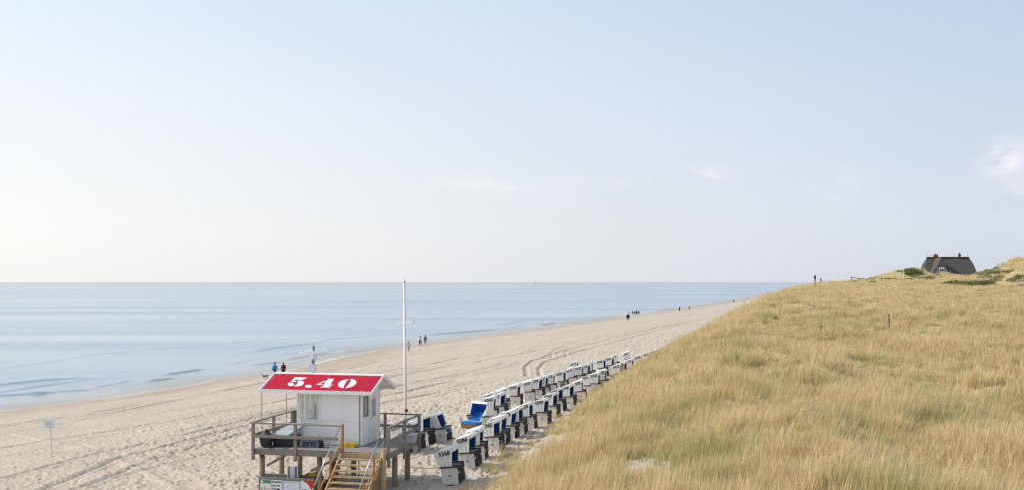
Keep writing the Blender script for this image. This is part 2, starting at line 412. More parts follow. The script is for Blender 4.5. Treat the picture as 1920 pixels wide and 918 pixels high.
ter = polar('ground', -42, 46, 1500, np.array(rs), zfull, gm, dict(rut=lambda x, y, z: rutmask(x, y), wet=a_wet, gloss=a_gloss, litter=a_litter, tread=a_tread, scrub=lambda x, y, z: scrubmask(x, y)))
tag(ter, kind='structure')

# ---------------------------------------------------------------- sea
sm = bpy.data.materials.new('sea_water'); t, n_, l_, p_ = nodes(sm)
pos = mk_pos(t)
mp = n_.new('ShaderNodeMapping'); mp.vector_type = 'POINT'; mp.inputs['Rotation'].default_value = (0, 0, R(18)); mp.inputs['Scale'].default_value = (1, .33, 1)
l_.new(pos, mp.inputs[0]); v = mp.outputs[0]
shal = mk_attr(t, 'shallow')
c = mk_mix(t, shal, (.24, .325, .40), (.22, .20, .15))
c = mk_mix(t, mk_math(t, 'MULTIPLY', mk_attr(t, 'silt'), .85), c, (.20, .155, .075))
foam = mk_attr(t, 'foam')
fm = mk_math(t, 'GREATER_THAN', mk_math(t, 'MULTIPLY', foam, mk_math(t, 'ADD', mk_noise(t, 1.6, 5, v, .65, .3, .7), .35)), .5)
c = mk_mix(t, fm, c, (.82, .84, .85))
l_.new(c, p_.inputs['Base Color'])
# calm and ruffled streaks: different roughness, as wind leaves them
mp2 = n_.new('ShaderNodeMapping'); mp2.inputs['Rotation'].default_value = (0, 0, R(6)); mp2.inputs['Scale'].default_value = (.0035, .022, 1); l_.new(pos, mp2.inputs[0])
streak = mk_noise(t, 1.0, 4, mp2.outputs[0], .55, .35, .65)
l_.new(mk_math(t, 'ADD', mk_math(t, 'ADD', mk_math(t, 'MULTIPLY', streak, .10), .15), mk_math(t, 'MULTIPLY', fm, .6)), p_.inputs['Roughness'])
p_.inputs['IOR'].default_value = 1.33; p_.inputs['Specular IOR Level'].default_value = .5
h1 = mk_noise(t, .10, 3, v, .5, 0, 1); h2 = mk_noise(t, .55, 4, v, .6, 0, 1); h3 = mk_noise(t, 3.0, 3, v, .6, 0, 1)
hh = mk_math(t, 'ADD', mk_math(t, 'MULTIPLY', h1, .9), mk_math(t, 'ADD', mk_math(t, 'MULTIPLY', h2, .50), mk_math(t, 'MULTIPLY', h3, .05)))
b = n_.new('ShaderNodeBump'); b.inputs['Distance'].default_value = 1.0
l_.new(mk_math(t, 'ADD', mk_math(t, 'MULTIPLY', streak, .12), .08), b.inputs['Strength'])
l_.new(hh, b.inputs['Height']); l_.new(b.outputs[0], p_.inputs['Normal'])
WAVES = [(2.2, .07, .7, 1.0, 1), (5.5, .14, 1.0, .9, 2), (11, .26, 1.5, 1.15, 3), (19, .34, 2.0, .6, 4), (31, .12, 2.4, .25, 5), (47, .12, 3.4, .05, 6), (74, .10, 5, 0, 7), (110, .10, 7, 0, 8), (170, .08, 9, 0, 9)]
def seap(px, py): y = CAM_Z * F / (py - HOR); return ((px - 960) / F * y, y)
CREST = [(seap(-40, 745), seap(95, 738), .26, .0), (seap(60, 740), seap(175, 731), .22, .0), (seap(282, 715), seap(335, 709), .20, 1.0), (seap(315, 703), seap(392, 692), .34, .25), (seap(180, 727), seap(262, 712), .14, .0),
         (seap(478, 684), seap(540, 678), .22, .1), (seap(545, 674), seap(625, 662), .26, .8), (seap(640, 661), seap(745, 650), .18, .1), (seap(805, 628), seap(935, 617), .40, .5), (seap(865, 622), seap(925, 618), .25, 1.0), (seap(935, 616), seap(985, 612), .18, .1),
         (seap(1018, 609), seap(1046, 606), .5, 1.0), (seap(1050, 607), seap(1130, 601), .25, .3), (seap(1190, 592), seap(1235, 586), .35, .3), (seap(1243, 581), seap(1262, 578), .45, 1.0), (seap(1300, 573), seap(1350, 567), .35, .2)]
def crests(x, y):
    z = np.zeros_like(x); br = np.zeros_like(x)
    for (x0, y0), (x1, y1), amp, bw in CREST:
        L_ = math.hypot(x1 - x0, y1 - y0); ex, ey = (x1 - x0) / L_, (y1 - y0) / L_
        t_ = ((x - x0) * ex + (y - y0) * ey) / L_; q = -(-(x - x0) * ey + (y - y0) * ex)    # positive towards the beach
        q = q + 1.6 * (vn(t_ * L_ / 9, x * 0, 3) - .5)
        win = np.exp(-(np.clip(np.abs(t_ - .5) - .28, 0, 9) / .20) ** 2)
        w = .28 + y0 / 420
        z += .6 * amp * win * np.where(q > 0, np.exp(-(q / (w * .55)) ** 2), np.exp(-(q / (w * 1.9)) ** 2))
        br = np.maximum(br, bw * win * np.exp(-((q - w * .1) / w) ** 2))
    return z, br
def wavez(x, y, want='z'):
    v = -ushore(x, y); s_ = y + .34 * x; z = np.zeros_like(v); fo = np.zeros_like(v)
    for vk, a, w, f, sd_ in WAVES:
        wob = (fbm(s_ / (25 + vk), v * 0 + sd_, 3, sd_) - .5) * (2.5 + vk * .9)
        amp = a * sstep(.38, .66, fbm(s_ / (22 + vk * .7), v * 0 + sd_ * 3.1, 3, sd_ + 20))
        q = (v - vk - wob) / (w * (.55 if vk < 35 else 1))
        prof = np.where(q < 0, np.exp(-(q / .40) ** 2), np.exp(-(q / 1.5) ** 2))
        z += (.62 if vk < 35 else .45) * amp * prof
        fo = np.maximum(fo, f * sstep(.55, .9, amp / a * fbm(s_ / 7, v * 0, 2, sd_ + 40) * 1.6) * np.exp(-((q + .55) / .6) ** 2) * .62)
    # swash edge and washed-out foam between breakers
    e = np.exp(-((v + .25) / .35) ** 2) * (.6 + .5 * fbm(s_ / 5, v, 2, 77)); fo = np.maximum(fo, e * .9 * sstep(.42, .6, fbm(s_ / 9, v * 0, 3, 79)))
    fo = np.maximum(fo, .42 * sstep(.56, .72, fbm(s_ / 6, v / 1.6, 3, 78)) * np.exp(-((v - 5) / 6) ** 2))
    return z if want == 'z' else fo
def zsea(x, y): return (wavez(x, y) + crests(x, y)[0]) * sstep(-3, 1.5, -ushore(x, y)) + .03
rs = vcross([(50, 150, .45), (150, 330, 1.0), (330, 700, 4)]) + list(np.geomspace(710, 45000, 90))
class _: pass
sea = polar('sea', -42, 22, 1100, np.array(rs), zsea, sm, dict(silt=lambda x, y, z: crests(x, y)[1], foam=lambda x, y, z: wavez(x, y, 'f'), shallow=lambda x, y, z: np.exp(-np.clip(-ushore(x, y), 0, 400) / 5.0)))
tag(sea, kind='structure')

# ---------------------------------------------------------------- marram grass
def tuft_mesh(name, nb, rad, hgt, wid, seed, segs=3):
    rn = random.Random(seed); V = []; Fc = []; hv = []; rv = []
    for i in range(nb):
        a = rn.random() * 6.283; r = rad * rn.random() ** .6; x0 = r * math.cos(a); y0 = r * math.sin(a)
        h = hgt * rn.uniform(.5, 1.1); stalk = rn.random() < .18; h *= 1.3 if stalk else 1; out = rn.uniform(.02, .14 if stalk else .42) * h; la = a + rn.uniform(-.8, .8)
        lx = math.cos(la) * out + .06 * h; ly = math.sin(la) * out
        fa = rn.random() * 3.1416; wx = math.cos(fa) * wid * .5; wy = math.sin(fa) * wid * .5; k = len(V); q = rn.random()
        bend = rn.uniform(1.4, 2.4)
        for s in range(segs):
            tt = s / segs; ww = 1 - .55 * tt
            cx = x0 + lx * tt ** bend; cy = y0 + ly * tt ** bend; cz = h * tt * (1 - .10 * tt)
            V += [(cx - wx * ww, cy - wy * ww, cz), (cx + wx * ww, cy + wy * ww, cz)]; hv += [tt, tt]; rv += [q, q]
        V.append((x0 + lx, y0 + ly, h * .9)); hv.append(1); rv.append(q)
        for s in range(segs - 1): Fc.append((k + 2 * s, k + 2 * s + 1, k + 2 * s + 3, k + 2 * s + 2))
        Fc.append((k + 2 * segs - 2, k + 2 * segs - 1, k + 2 * segs))
    me = bpy.data.meshes.new(name); me.from_pydata(V, [], Fc)
    for nme, arr in (('h', hv), ('q', rv)):
        at = me.attributes.new(nme, 'FLOAT', 'POINT'); at.data.foreach_set('value', arr)
    return me
def leaf_mat(name, dry, dry2, green, transl=.35, gscale=.22):
    m = bpy.data.materials.new(name); t, n_, l_, p_ = nodes(m)
    pos = mk_pos(t); h = mk_attr(t, 'h'); q = mk_attr(t, 'q')
    patch = mk_noise(t, gscale, 4, pos, .55, .46, .70)
    c = mk_mix(t, q, dry, dry2)
    c = mk_mix(t, mk_math(t, 'MULTIPLY', mk_noise(t, .55, 5, pos, .6, .52, .66), .35), c, tuple(v * k for v, k in zip(dry2, (.78, .66, .60))))
    sp = t.nodes.new('ShaderNodeSeparateXYZ'); l_.new(pos, sp.inputs[0])
    mrg = t.nodes.new('ShaderNodeMapRange'); mrg.inputs[1].default_value = 35; mrg.inputs[2].default_value = 170; mrg.inputs[3].default_value = 1.35; mrg.inputs[4].default_value = .30
    l_.new(sp.outputs[1], mrg.inputs[0]); patch = mk_math(t, 'MULTIPLY', patch, mrg.outputs[0])
    dk_ = mk_math(t, 'MULTIPLY', mk_math(t, 'GREATER_THAN', mk_math(t, 'FRACT', mk_math(t, 'MULTIPLY', q, 7.31)), .80), .75)
    c = mk_mix(t, dk_, c, tuple(v * .45 for v in dry2))
    g = mk_math(t, 'MULTIPLY', mk_math(t, 'ADD', mk_math(t, 'MULTIPLY', patch, .85), mk_math(t, 'MULTIPLY', q, .25)), mk_math(t, 'SUBTRACT', 1.15, h), True)
    c = mk_mix(t, g, c, green)
    l_.new(c, p_.inputs['Base Color']); p_.inputs['Roughness'].default_value = .6; p_.inputs['Specular IOR Level'].default_value = .25
    tr = n_.new('ShaderNodeBsdfTranslucent'); l_.new(c, tr.inputs[0]); ms = n_.new('ShaderNodeMixShader'); ms.inputs[0].default_value = transl
    l_.new(p_.outputs[0], ms.inputs[1]); l_.new(tr.outputs[0], ms.inputs[2]); l_.new(ms.outputs[0], n_['Material Output'].inputs[0])
    return m
GRASS = leaf_mat('marram_grass', (.96, .81, .51), (.77, .60, .33), (.37, .38, .135), .42)
SCR = leaf_mat('dune_scrub', (.24, .26, .10), (.17, .20, .07), (.13, .18, .05), .2, .6)

def scatter(name, variants, pts, rot, scl, m, kind='stuff', label=None, cat=None):
    """one object: points carrying instances of the variants (geometry nodes)"""
    colx = bpy.data.collections.new(name + '_variants')
    for i, me in enumerate(variants):
        me.materials.append(m); o = bpy.data.objects.new('%s_v%02d' % (name, i), me); colx.objects.link(o)
    me = bpy.data.meshes.new(name); me.vertices.add(len(pts)); me.vertices.foreach_set('co', pts.astype(np.float32).ravel())
    a = me.attributes.new('rot', 'FLOAT_VECTOR', 'POINT'); a.data.foreach_set('vector', rot.astype(np.float32).ravel())
    a = me.attributes.new('scl', 'FLOAT_VECTOR', 'POINT'); a.data.foreach_set('vector', scl.astype(np.float32).ravel())
    a = me.attributes.new('idx', 'INT', 'POINT'); a.data.foreach_set('value', np.random.RandomState(1).randint(0, len(variants), len(pts)).astype(np.int32))
    me.materials.append(m)
    o = bpy.data.objects.new(name, me); COL.objects.link(o)
    ng = bpy.data.node_groups.new(name, 'GeometryNodeTree')
    ng.interface.new_socket('Geometry', in_out='INPUT', socket_type='NodeSocketGeometry'); ng.interface.new_socket('Geometry', in_out='OUTPUT', socket_type='NodeSocketGeometry')
    gi = ng.nodes.new('NodeGroupInput'); go = ng.nodes.new('NodeGroupOutput'); ci = ng.nodes.new('GeometryNodeCollectionInfo')
    ci.inputs[0].default_value = colx; ci.inputs['Separate Children'].default_value = True; ci.inputs['Reset Children'].default_value = True
    ip = ng.nodes.new('GeometryNodeInstanceOnPoints'); ip.inputs['Pick Instance'].default_value = True
    def at(nm, ty):
        x = ng.nodes.new('GeometryNodeInputNamedAttribute'); x.data_type = ty; x.inputs['Name'].default_value = nm; return x.outputs['Attribute']
    ng.links.new(gi.outputs[0], ip.inputs['Points']); ng.links.new(ci.outputs[0], ip.inputs['Instance'])
    ng.links.new(at('idx', 'INT'), ip.inputs['Instance Index']); ng.links.new(at('scl', 'FLOAT_VECTOR'), ip.inputs['Scale'])
    er = ng.nodes.new('FunctionNodeEulerToRotation'); ng.links.new(at('rot', 'FLOAT_VECTOR'), er.inputs[0]); ng.links.new(er.outputs[0], ip.inputs['Rotation'])
    ng.links.new(ip.outputs[0], go.inputs[0])
    md = o.modifiers.new('scatter', 'NODES'); md.node_group = ng
    return tag(o, kind=kind)
rg = np.random.RandomState(11)
def field(y0, y1, dens, azl, azr):
    a0, a1 = math.radians(azl), math.radians(azr)
    n = int(dens * (a1 - a0) * (y1 ** 2 - y0 ** 2) / 2)
    r = np.sqrt(rg.uniform(y0 ** 2, y1 ** 2, n)); a = rg.uniform(a0, a1, n); return r * np.sin(a), r * np.cos(a)
def grass_zone(name, y0, y1, dens, nb, rad, hgt, wid, azl=-9, azr=34, segs=3, thr=.0):
    x, y = field(y0, y1, dens, azl, azr)
    d = dfoot(x, y)
    cover = sstep(-.6, np.interp(y, [45, 62], [5.0, 1.6]), d + np.interp(y, [45, 62], [.9, 0]) + 3.4 * (fbm(x / 1.6, y / 1.6, 2, 91) - .5)) * (1 - .74 * bare(x, y)) * (1 - scrubmask(x, y) * .9)
    cover *= 1 - .75 * sstep(.56, .70, fbm(x / 1.9, y / 3.0, 3, 92))
    far = (np.abs(x - 112) < 26) & (np.abs(y - 195) < 30)          # the steep dune face keeps only thin grass
    keep = rg.rand(len(x)) < cover * np.where(far, .55, 1)
    x, y, d = x[keep], y[keep], d[keep]
    z = zbase(x, y) - .05
    bil = fbm(x / 2.4, y / 3.2, 3, 93); sc = .58 + .64 * sstep(.30, .70, bil)
    sc *= np.where(y > 130, .75, 1) * (.55 + .45 * sstep(0, 4, d)) * rg.uniform(.75, 1.2, len(x))
    tilt = .02 + .34 * fbm(x / 6, y / 6, 2, 94); dr = rg.normal(0, .45, len(x)) + (fbm(x / 3.5, y / 4.5, 2, 95) - .5) * 4.5
    rot = np.stack([-tilt * np.sin(dr) * .8, tilt * np.cos(dr), rg.normal(0, .5, len(x))], -1)
    wsc = rg.uniform(.85, 1.25, len(x))
    scatter(name, [tuft_mesh('tuft', nb, rad, hgt, wid, 100 + i, segs) for i in range(9)], np.stack([x, y, z], -1), rot, np.stack([wsc, wsc, sc], -1), GRASS)
    return len(x)
ng_ = [grass_zone('marram_grass', 17, 56, 14, 34, .22, 1.02, .017, -14, 36),
       grass_zone('marram_grass', 56, 120, 5.2, 44, .38, .88, .027),
       grass_zone('marram_grass', 120, 230, 1.5, 64, .75, .82, .035, 2, 34, 2),
       grass_zone('marram_grass', 230, 430, .45, 60, 1.4, .8, .07, 8, 34, 2)]
print('GRASS', ng_)
def leafy(name, n, rad, hgt, size, seed):
    rn = random.Random(seed); V = []; Fc = []; hv = []; qv = []
    for i in range(n):
        a = rn.random() * 6.283; r = rad * rn.random() ** .5; zc = hgt * (1 - (r / rad) ** 2 * .7) * rn.uniform(.25, 1.0)
        c_ = Vector((r * math.cos(a), r * math.sin(a), zc)); u = Vector((rn.gauss(0, 1), rn.gauss(0, 1), rn.gauss(0, .6))).normalized(); w_ = u.orthogonal().normalized()
        s = size * rn.uniform(.6, 1.3); k = len(V); V += [c_ - u * s, c_ + w_ * s * .55, c_ + u * s, c_ - w_ * s * .55]; Fc.append((k, k + 1, k + 2, k + 3)); hv += [.3] * 4; qv += [rn.random()] * 4
    me = bpy.data.meshes.new(name); me.from_pydata([tuple(v) for v in V], [], Fc)
    for nme, arr in (('h', hv), ('q', qv)):
        at = me.attributes.new(nme, 'FLOAT', 'POINT'); at.data.foreach_set('value', arr)
    return me
x, y = field(150, 420, 1.0, 15, 31); k = rg.rand(len(x)) < scrubmask(x, y); x, y = x[k], y[k]
s_ = rg.uniform(.7, 1.5, len(x))
scatter('dune_scrub', [leafy('clump', 90, .9, .6, .13, 300 + i) for i in range(5)], np.stack([x, y, zbase(x, y) - .05], -1), np.stack([s_ * 0, s_ * 0, rg.uniform(0, 6.28, len(x))], -1), np.stack([s_, s_, s_ * rg.uniform(.5, 1.1, len(x))], -1), SCR)

# ================================================================ materials for the things
WHITE = mat('white_paint', (.84, .83, .81), .5, .10, 3)
WHITE_OLD = mat('weathered_white_board', (.78, .75, .70), .7, .20, 3.5, stretch=(4, 4, .6), bump=.06)
WICKER = mat('white_plastic_wicker', (.84, .825, .79), .6, .12, 9, bump=.12, bscale=50, stretch=(1, 1, 1))
BEAM = mat('dark_brown_wood', (.115, .075, .055), .7, .35, 6, stretch=(1, 1, 4))
FRONT = mat('shaded_front_slats', (.034, .027, .030), .8, .4, 5, stretch=(1, 6, 1))  # brown wood darkened to near black, shade of the chair fronts included
BLUE = mat('blue_canvas', (.012, .10, .30), .8, .25, 5)
BLUE_BRIGHT = mat('bright_blue_canvas', (.012, .165, .50), .8, .18, 5)
INK = mat('black_lettering', (.02, .02, .025), .6)
STEEL = mat('galvanised_steel', (.46, .47, .50), .35, .12, 8, metallic=.75)
GREYWOOD = mat('weathered_grey_wood', (.300, .262, .225), .85, .35, 5, stretch=(1, 1, 3), bump=.4)
DECKWOOD = mat('weathered_deck_boards', (.36, .335, .31), .85, .35, 5, stretch=(9, .6, 1), bump=.3)
PILE = mat('round_timber', (.36, .30, .225), .85, .4, 3, stretch=(3, 3, .5), bump=.5, col2=(.20, .165, .125))
NEWWOOD = mat('yellowish_stair_timber', (.52, .385, .21), .75, .25, 4, stretch=(1, 1, 3), bump=.3)
ORANGEWOOD = mat('orange_stained_timber', (.50, .235, .085), .7, .25, 5)
HUTWALL = mat('white_cladding', (.88, .88, .88), .45, .06, 2.5, stretch=(1, 1, .4))
REDROOF = mat('red_roof_sheet', (.56, .016, .048), .62, .22, 1.3, stretch=(1, .2, 1), spec=.12)
GLASS = bpy.data.materials.new('window_glass'); t, n_, l_, p_ = nodes(GLASS)
p_.inputs['Base Color'].default_value = (.9, .95, .93, 1); p_.inputs['Roughness'].default_value = .02; p_.inputs['IOR'].default_value = 1.45
tr = n_.new('ShaderNodeBsdfTransparent'); ms = n_.new('ShaderNodeMixShader'); ms.inputs[0].default_value = .18
l_.new(tr.outputs[0], ms.inputs[1]); l_.new(p_.outputs[0], ms.inputs[2]); l_.new(ms.outputs[0], n_['Material Output'].inputs[0])
CREAM = mat('cream_curtain', (.84, .80, .62), .9, .2, 3)
DARK = mat('dark_plastic', (.035, .037, .045), .5, .3, 4)
GREYP = mat('grey_plastic', (.20, .215, .25), .55, .2, 3)
LGREY = mat('light_grey_metal', (.55, .56, .62), .45, .1, 4)
YELLOW = mat('yellow_plastic', (.72, .47, .02), .5, .15, 6)
REDP = mat('red_fabric', (.42, .02, .02), .6, .25, 3)
GREEN = mat('green_sign', (.05, .26, .14), .5)
BOARDW = mat('white_sign_board', (.74, .76, .78), .4, .05, 5)
THATCH = mat('grey_thatch', (.115, .105, .098), .95, .35, 2.2, bump=.6, bscale=14, stretch=(1, 1, .5), col2=(.075, .068, .064))
THATCHB = mat('dark_ridge_turf', (.055, .052, .045), .95, .3, 3)
BRICK = mat('dark_red_brick', (.20, .085, .06), .9, .3, 5)
WALLW = mat('house_shaded_whitewash', (.22, .25, .32), .8, .1, 1)  # the gable wall's bluish shade is put into this colour
SKIN = mat('skin', (.50, .30, .21), .6)

# ================================================================ thatched house far on the dune
def lz(x, y): return float(zbase(x, y))
HD = 348.0; hx = (1777 - 960) / F * HD
m_px = F / HD
hb = CAM_Z + (527 - 523) / m_px                       # floor level
house = thing('thatched_house', 'thatched house with dark ridge and two chimneys standing alone on the far dunes', 'house', (hx, HD, hb), R(-7))
RW = 7.0                                              # ridge half length
zr = (523 - 481.5) / m_px; ze = 1.7
HW = 8.55; HDp = 4.6
MB().box(-HW + .5, HW - .5, -HDp + .4, HDp - .4, -3, ze + .5).build('wall', BRICK, house)
rf = MB()
def roofshape(mb, hw, rw, hd, ze, zr, th=.35):
    """hipped thatch with steep half hips, thick eaves"""
    e = [(-hw, -hd, ze), (hw, -hd, ze), (hw, hd, ze), (-hw, hd, ze)]
    k = .60; mid = ze + (zr - ze) * k; s = 1 - k
    g = [(-hw + .5, -hd * s, mid), (hw - .5, -hd * s, mid), (hw - .5, hd * s, mid), (-hw + .5, hd * s, mid)]
    r = [(-rw, 0, zr), (rw, 0, zr)]; b = [(p[0] * .98, p[1] * .96, ze - th) for p in e]
    v = e + g + r + b
    mb.add(v, [(0, 1, 5, 4), (4, 5, 9, 8), (2, 3, 7, 6), (6, 7, 8, 9), (1, 2, 6, 5), (5, 6, 9), (3, 0, 4, 7), (7, 4, 8),
               (10, 11, 1, 0), (11, 12, 2, 1), (12, 13, 3, 2), (13, 10, 0, 3), (13, 12, 11, 10)])
roofshape(rf, HW, RW, HDp, ze, zr)
roof = rf.build('roof', THATCH, house)
MB().prism([(-.45, zr - .38), (.45, zr - .38), (.22, zr + .22), (-.22, zr + .22)], -RW - .1, RW + .1, ax='yz').build('ridge', THATCHB, roof)
# cross wing with the gable that faces the viewer, at the left end
wg = MB(); gx = -4.35; gw = 3.6; gy0 = -7.6
wg.add([(gx - gw, gy0, ze - .5), (gx + gw + .3, gy0, ze - .5), (gx + .2, gy0 + 1.1, zr - .1), (gx - gw, 0, ze - .5), (gx + gw + .3, 0, ze - .5), (gx + .2, 0, zr - .1),
        (gx - gw + .5, gy0 + .1, ze - .8), (gx + gw - .2, gy0 + .1, ze - .8), (gx - 1.3, gy0 - .1, ze + 3.0), (gx + 1.7, gy0 - .1, ze + 3.0)],
       [(0, 8, 2, 5, 3), (1, 4, 5, 2, 9), (8, 9, 2), (0, 6, 8), (9, 7, 1)])
wg.build('wing_roof', THATCH, house)
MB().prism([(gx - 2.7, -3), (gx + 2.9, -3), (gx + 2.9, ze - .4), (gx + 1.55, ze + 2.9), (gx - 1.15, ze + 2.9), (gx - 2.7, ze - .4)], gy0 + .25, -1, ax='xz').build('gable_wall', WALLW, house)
wn_ = MB().box(gx - .75, gx + .85, gy0 - .12, gy0 + .2, ze + 1.0, ze + 2.4).build('window', WHITE, house)
MB().box(gx - .6, gx + .0, gy0 - .15, gy0 - .13, ze + 1.15, ze + 1.9).box(gx + .12, gx + .7, gy0 - .15, gy0 - .13, ze + 1.15, ze + 1.9).build('pane', DARK, wn_)
for i, (a, b_) in enumerate(((-2.4, -1.3), (1.5, 2.5))): MB().box(gx + a, gx + b_, gy0 - .02, gy0 + .28, -1.2, .6).build('window', WHITE, house)
def chimney(x, w, h, nm='chimney'):
    c_ = MB().box(x - w / 2, x + w / 2, -.5, .5, zr - .9, zr + h).box(x - w / 2 - .1, x + w / 2 + .1, -.6, .6, zr + h, zr + h + .18).build(nm, BRICK, house)
    MB().tube([(x, 0, zr + h + .18), (x, 0, zr + h + .62)], .16, 6).build('chimney_pot', DARK, c_)
chimney(-4.0, 1.35, .85); chimney(3.9, .62, 1.05)
for x in (-6.9, 2.0, 6.6, -5.4):
    MB().tube([(x, 0, zr), (x, 0, zr + 1.5)], .035, 5).build('lightning_rod', DARK, house)
MB().box(HW - .4, HW + 2.0, -2.6, -.4, -1.5, .35).box(HW - .5, HW + 2.2, -2.8, -.2, .35, .5).build('porch', BRICK, house)

# ================================================================ far fence, poles, marks
def put(px, D, dz=0):
    x = (px - 960) / F * D; return Vector((x, D, lz(x, D) + dz))
fence = thing('dune_fence', 'low post and rail fence crossing the dunes in front of the thatched house', 'fence', put(1600, 262))
fo = fence.location
fp = [put(px, 262 + (px - 1600) * .12) for px in np.linspace(1596, 1752, 12)]
for p in fp: MB().tube([p - fo + Vector((0, 0, -.4)), p - fo + Vector((0, 0, 1.75))], .08, 6).build('post', BEAM, fence)
rb = MB()
for a, b_ in zip(fp[:-1], fp[1:]): rb.bar(a - fo + Vector((0, -.08, 1.66)), b_ - fo + Vector((0, -.08, 1.66)), .05, .15)
rb.build('top_rail', BEAM, fence)
g = put(1694, 285); fpole = thing('far_flagpole', 'slim white flagpole on the dune left of the thatched house', 'flagpole', g)
MB().tube([(0, 0, -.4), (0, 0, CAM_Z + 30 * 285 / F - g.z)], [.10, .06], 8).build('pole', WHITE, fpole)
MB().ell((0, 0, CAM_Z + 30 * 285 / F - g.z), (.11, .11, .11), 8, 6).build('finial', WHITE, fpole)
def signpost(px, D, top, w, lab, pole_h=None):
    g = put(px, D); h = CAM_Z + (HOR - top) / F * D - g.z
    o = thing('signpost', lab, 'signpost', g)
    MB().tube([(0, 0, -.4), (0, 0, h)], .07, 6).build('pole', BEAM, o)
    MB().prism([(-w * .35, h * .45), (w * .35, h * .45), (w, h * .80), (w * .6, h), (-w * .6, h), (-w, h * .80)], -.12, -.06).build('sign_board', BEAM, o)
signpost(1528, 205, 514.5, .21, 'tall dark narrow signpost on the horizon where the dune meets the sea')
signpost(1539, 235, 520, .17, 'short dark signpost just right of the tall one on the dune horizon')
g = ground(1667, 627); tp = thing('wooden_stake', 'single thin dark stake leaning slightly in the dune grass', 'stake', g)
MB().tube([(.05, 0, -.3), (.02, 0, .6), (-.02, 0, CAM_Z - 61 * g.y / F - g.z)], [.06, .055, .05], 7).build('post', BEAM, tp)
MB().tube([(-.02, 0, CAM_Z - 61 * g.y / F - g.z - .08), (-.02, 0, CAM_Z - 61 * g.y / F - g.z)], .062, 7).build('cap', DARK, tp)
# old groyne stubs in the water
gr0 = CAM_Z * F / (586 - HOR)
for i, px in enumerate((1179.5, 1184, 1186, 1188.5, 1191.5, 1193.5, 1195.5, 1198)):
    h = .8 * (.35, .55, .75, .65, .6, .95, .9, .35)[i]; p = Vector(((px - 960) / F * gr0, gr0 - (0, 3, 0, 2, 1, 0, 2, 0)[i], 0))
    o = MB().tube([(0, 0, -.9), (.04, 0, h * .6), (.05, .02, h * 1.35)], [.24, .23, .19], 8).build('groyne_post', BEAM)
    o.location = p
    tag(o, ('lowest lone black stub at the left end of the old groyne in the water', 'black groyne post standing behind the left end of the old groyne', 'thick black groyne post left of the middle of the groyne',
            'black groyne post in the middle of the old groyne', 'black groyne post just left of the two tallest', 'tallest black post of the old groyne in the shallow water', 'second tallest black post, right of the tallest groyne post', 'short black stub at the right end of the old groyne')[i], 'groyne post', 'posts of the old groyne in the shallows')
# distant sea mark
mk = thing('sea_mark', 'thin far off navigation mark standing on the sea horizon', 'navigation mark', ((1003 - 960) / F * 3200, 3200, 0))
MB().tube([(0, 0, -1), (0, 0, 16)], [.7, .4], 6).build('pole', GREYP, mk); MB().box(-1, 1, -1, 1, 10.5, 13).build('topmark', GREYP, mk)

# ================================================================ people
def skinmesh(chain, edges, name, m, lvl=1):
    me = bpy.data.meshes.new('sk'); me.from_pydata([c[:3] for c in chain], edges, []); o = bpy.data.objects.new('sk', me); COL.objects.link(o)
    md = o.modifiers.new('s', 'SKIN'); sk = me.skin_vertices[0].data if me.skin_vertices else None
    if sk is None:
        bpy.context.view_layer.objects.active = o
        bpy.ops.mesh.customdata_skin_add(); sk = me.skin_vertices[0].data
    for i, c in enumerate(chain): r = c[3]; sk[i].radius = (r, r) if not isinstance(r, tuple) else r
    sk[0].use_root = True
    md.use_smooth_shade = True
    s = o.modifiers.new('u', 'SUBSURF'); s.levels = lvl; s.render_levels = lvl
    bpy.context.view_layer.update()
    out = bpy.data.meshes.new_from_object(o.evaluated_get(bpy.context.evaluated_depsgraph_get())); bpy.data.objects.remove(o)
    out.materials.clear(); out.materials.append(m)
    r = bpy.data.objects.new(name, out); COL.objects.link(r); return r
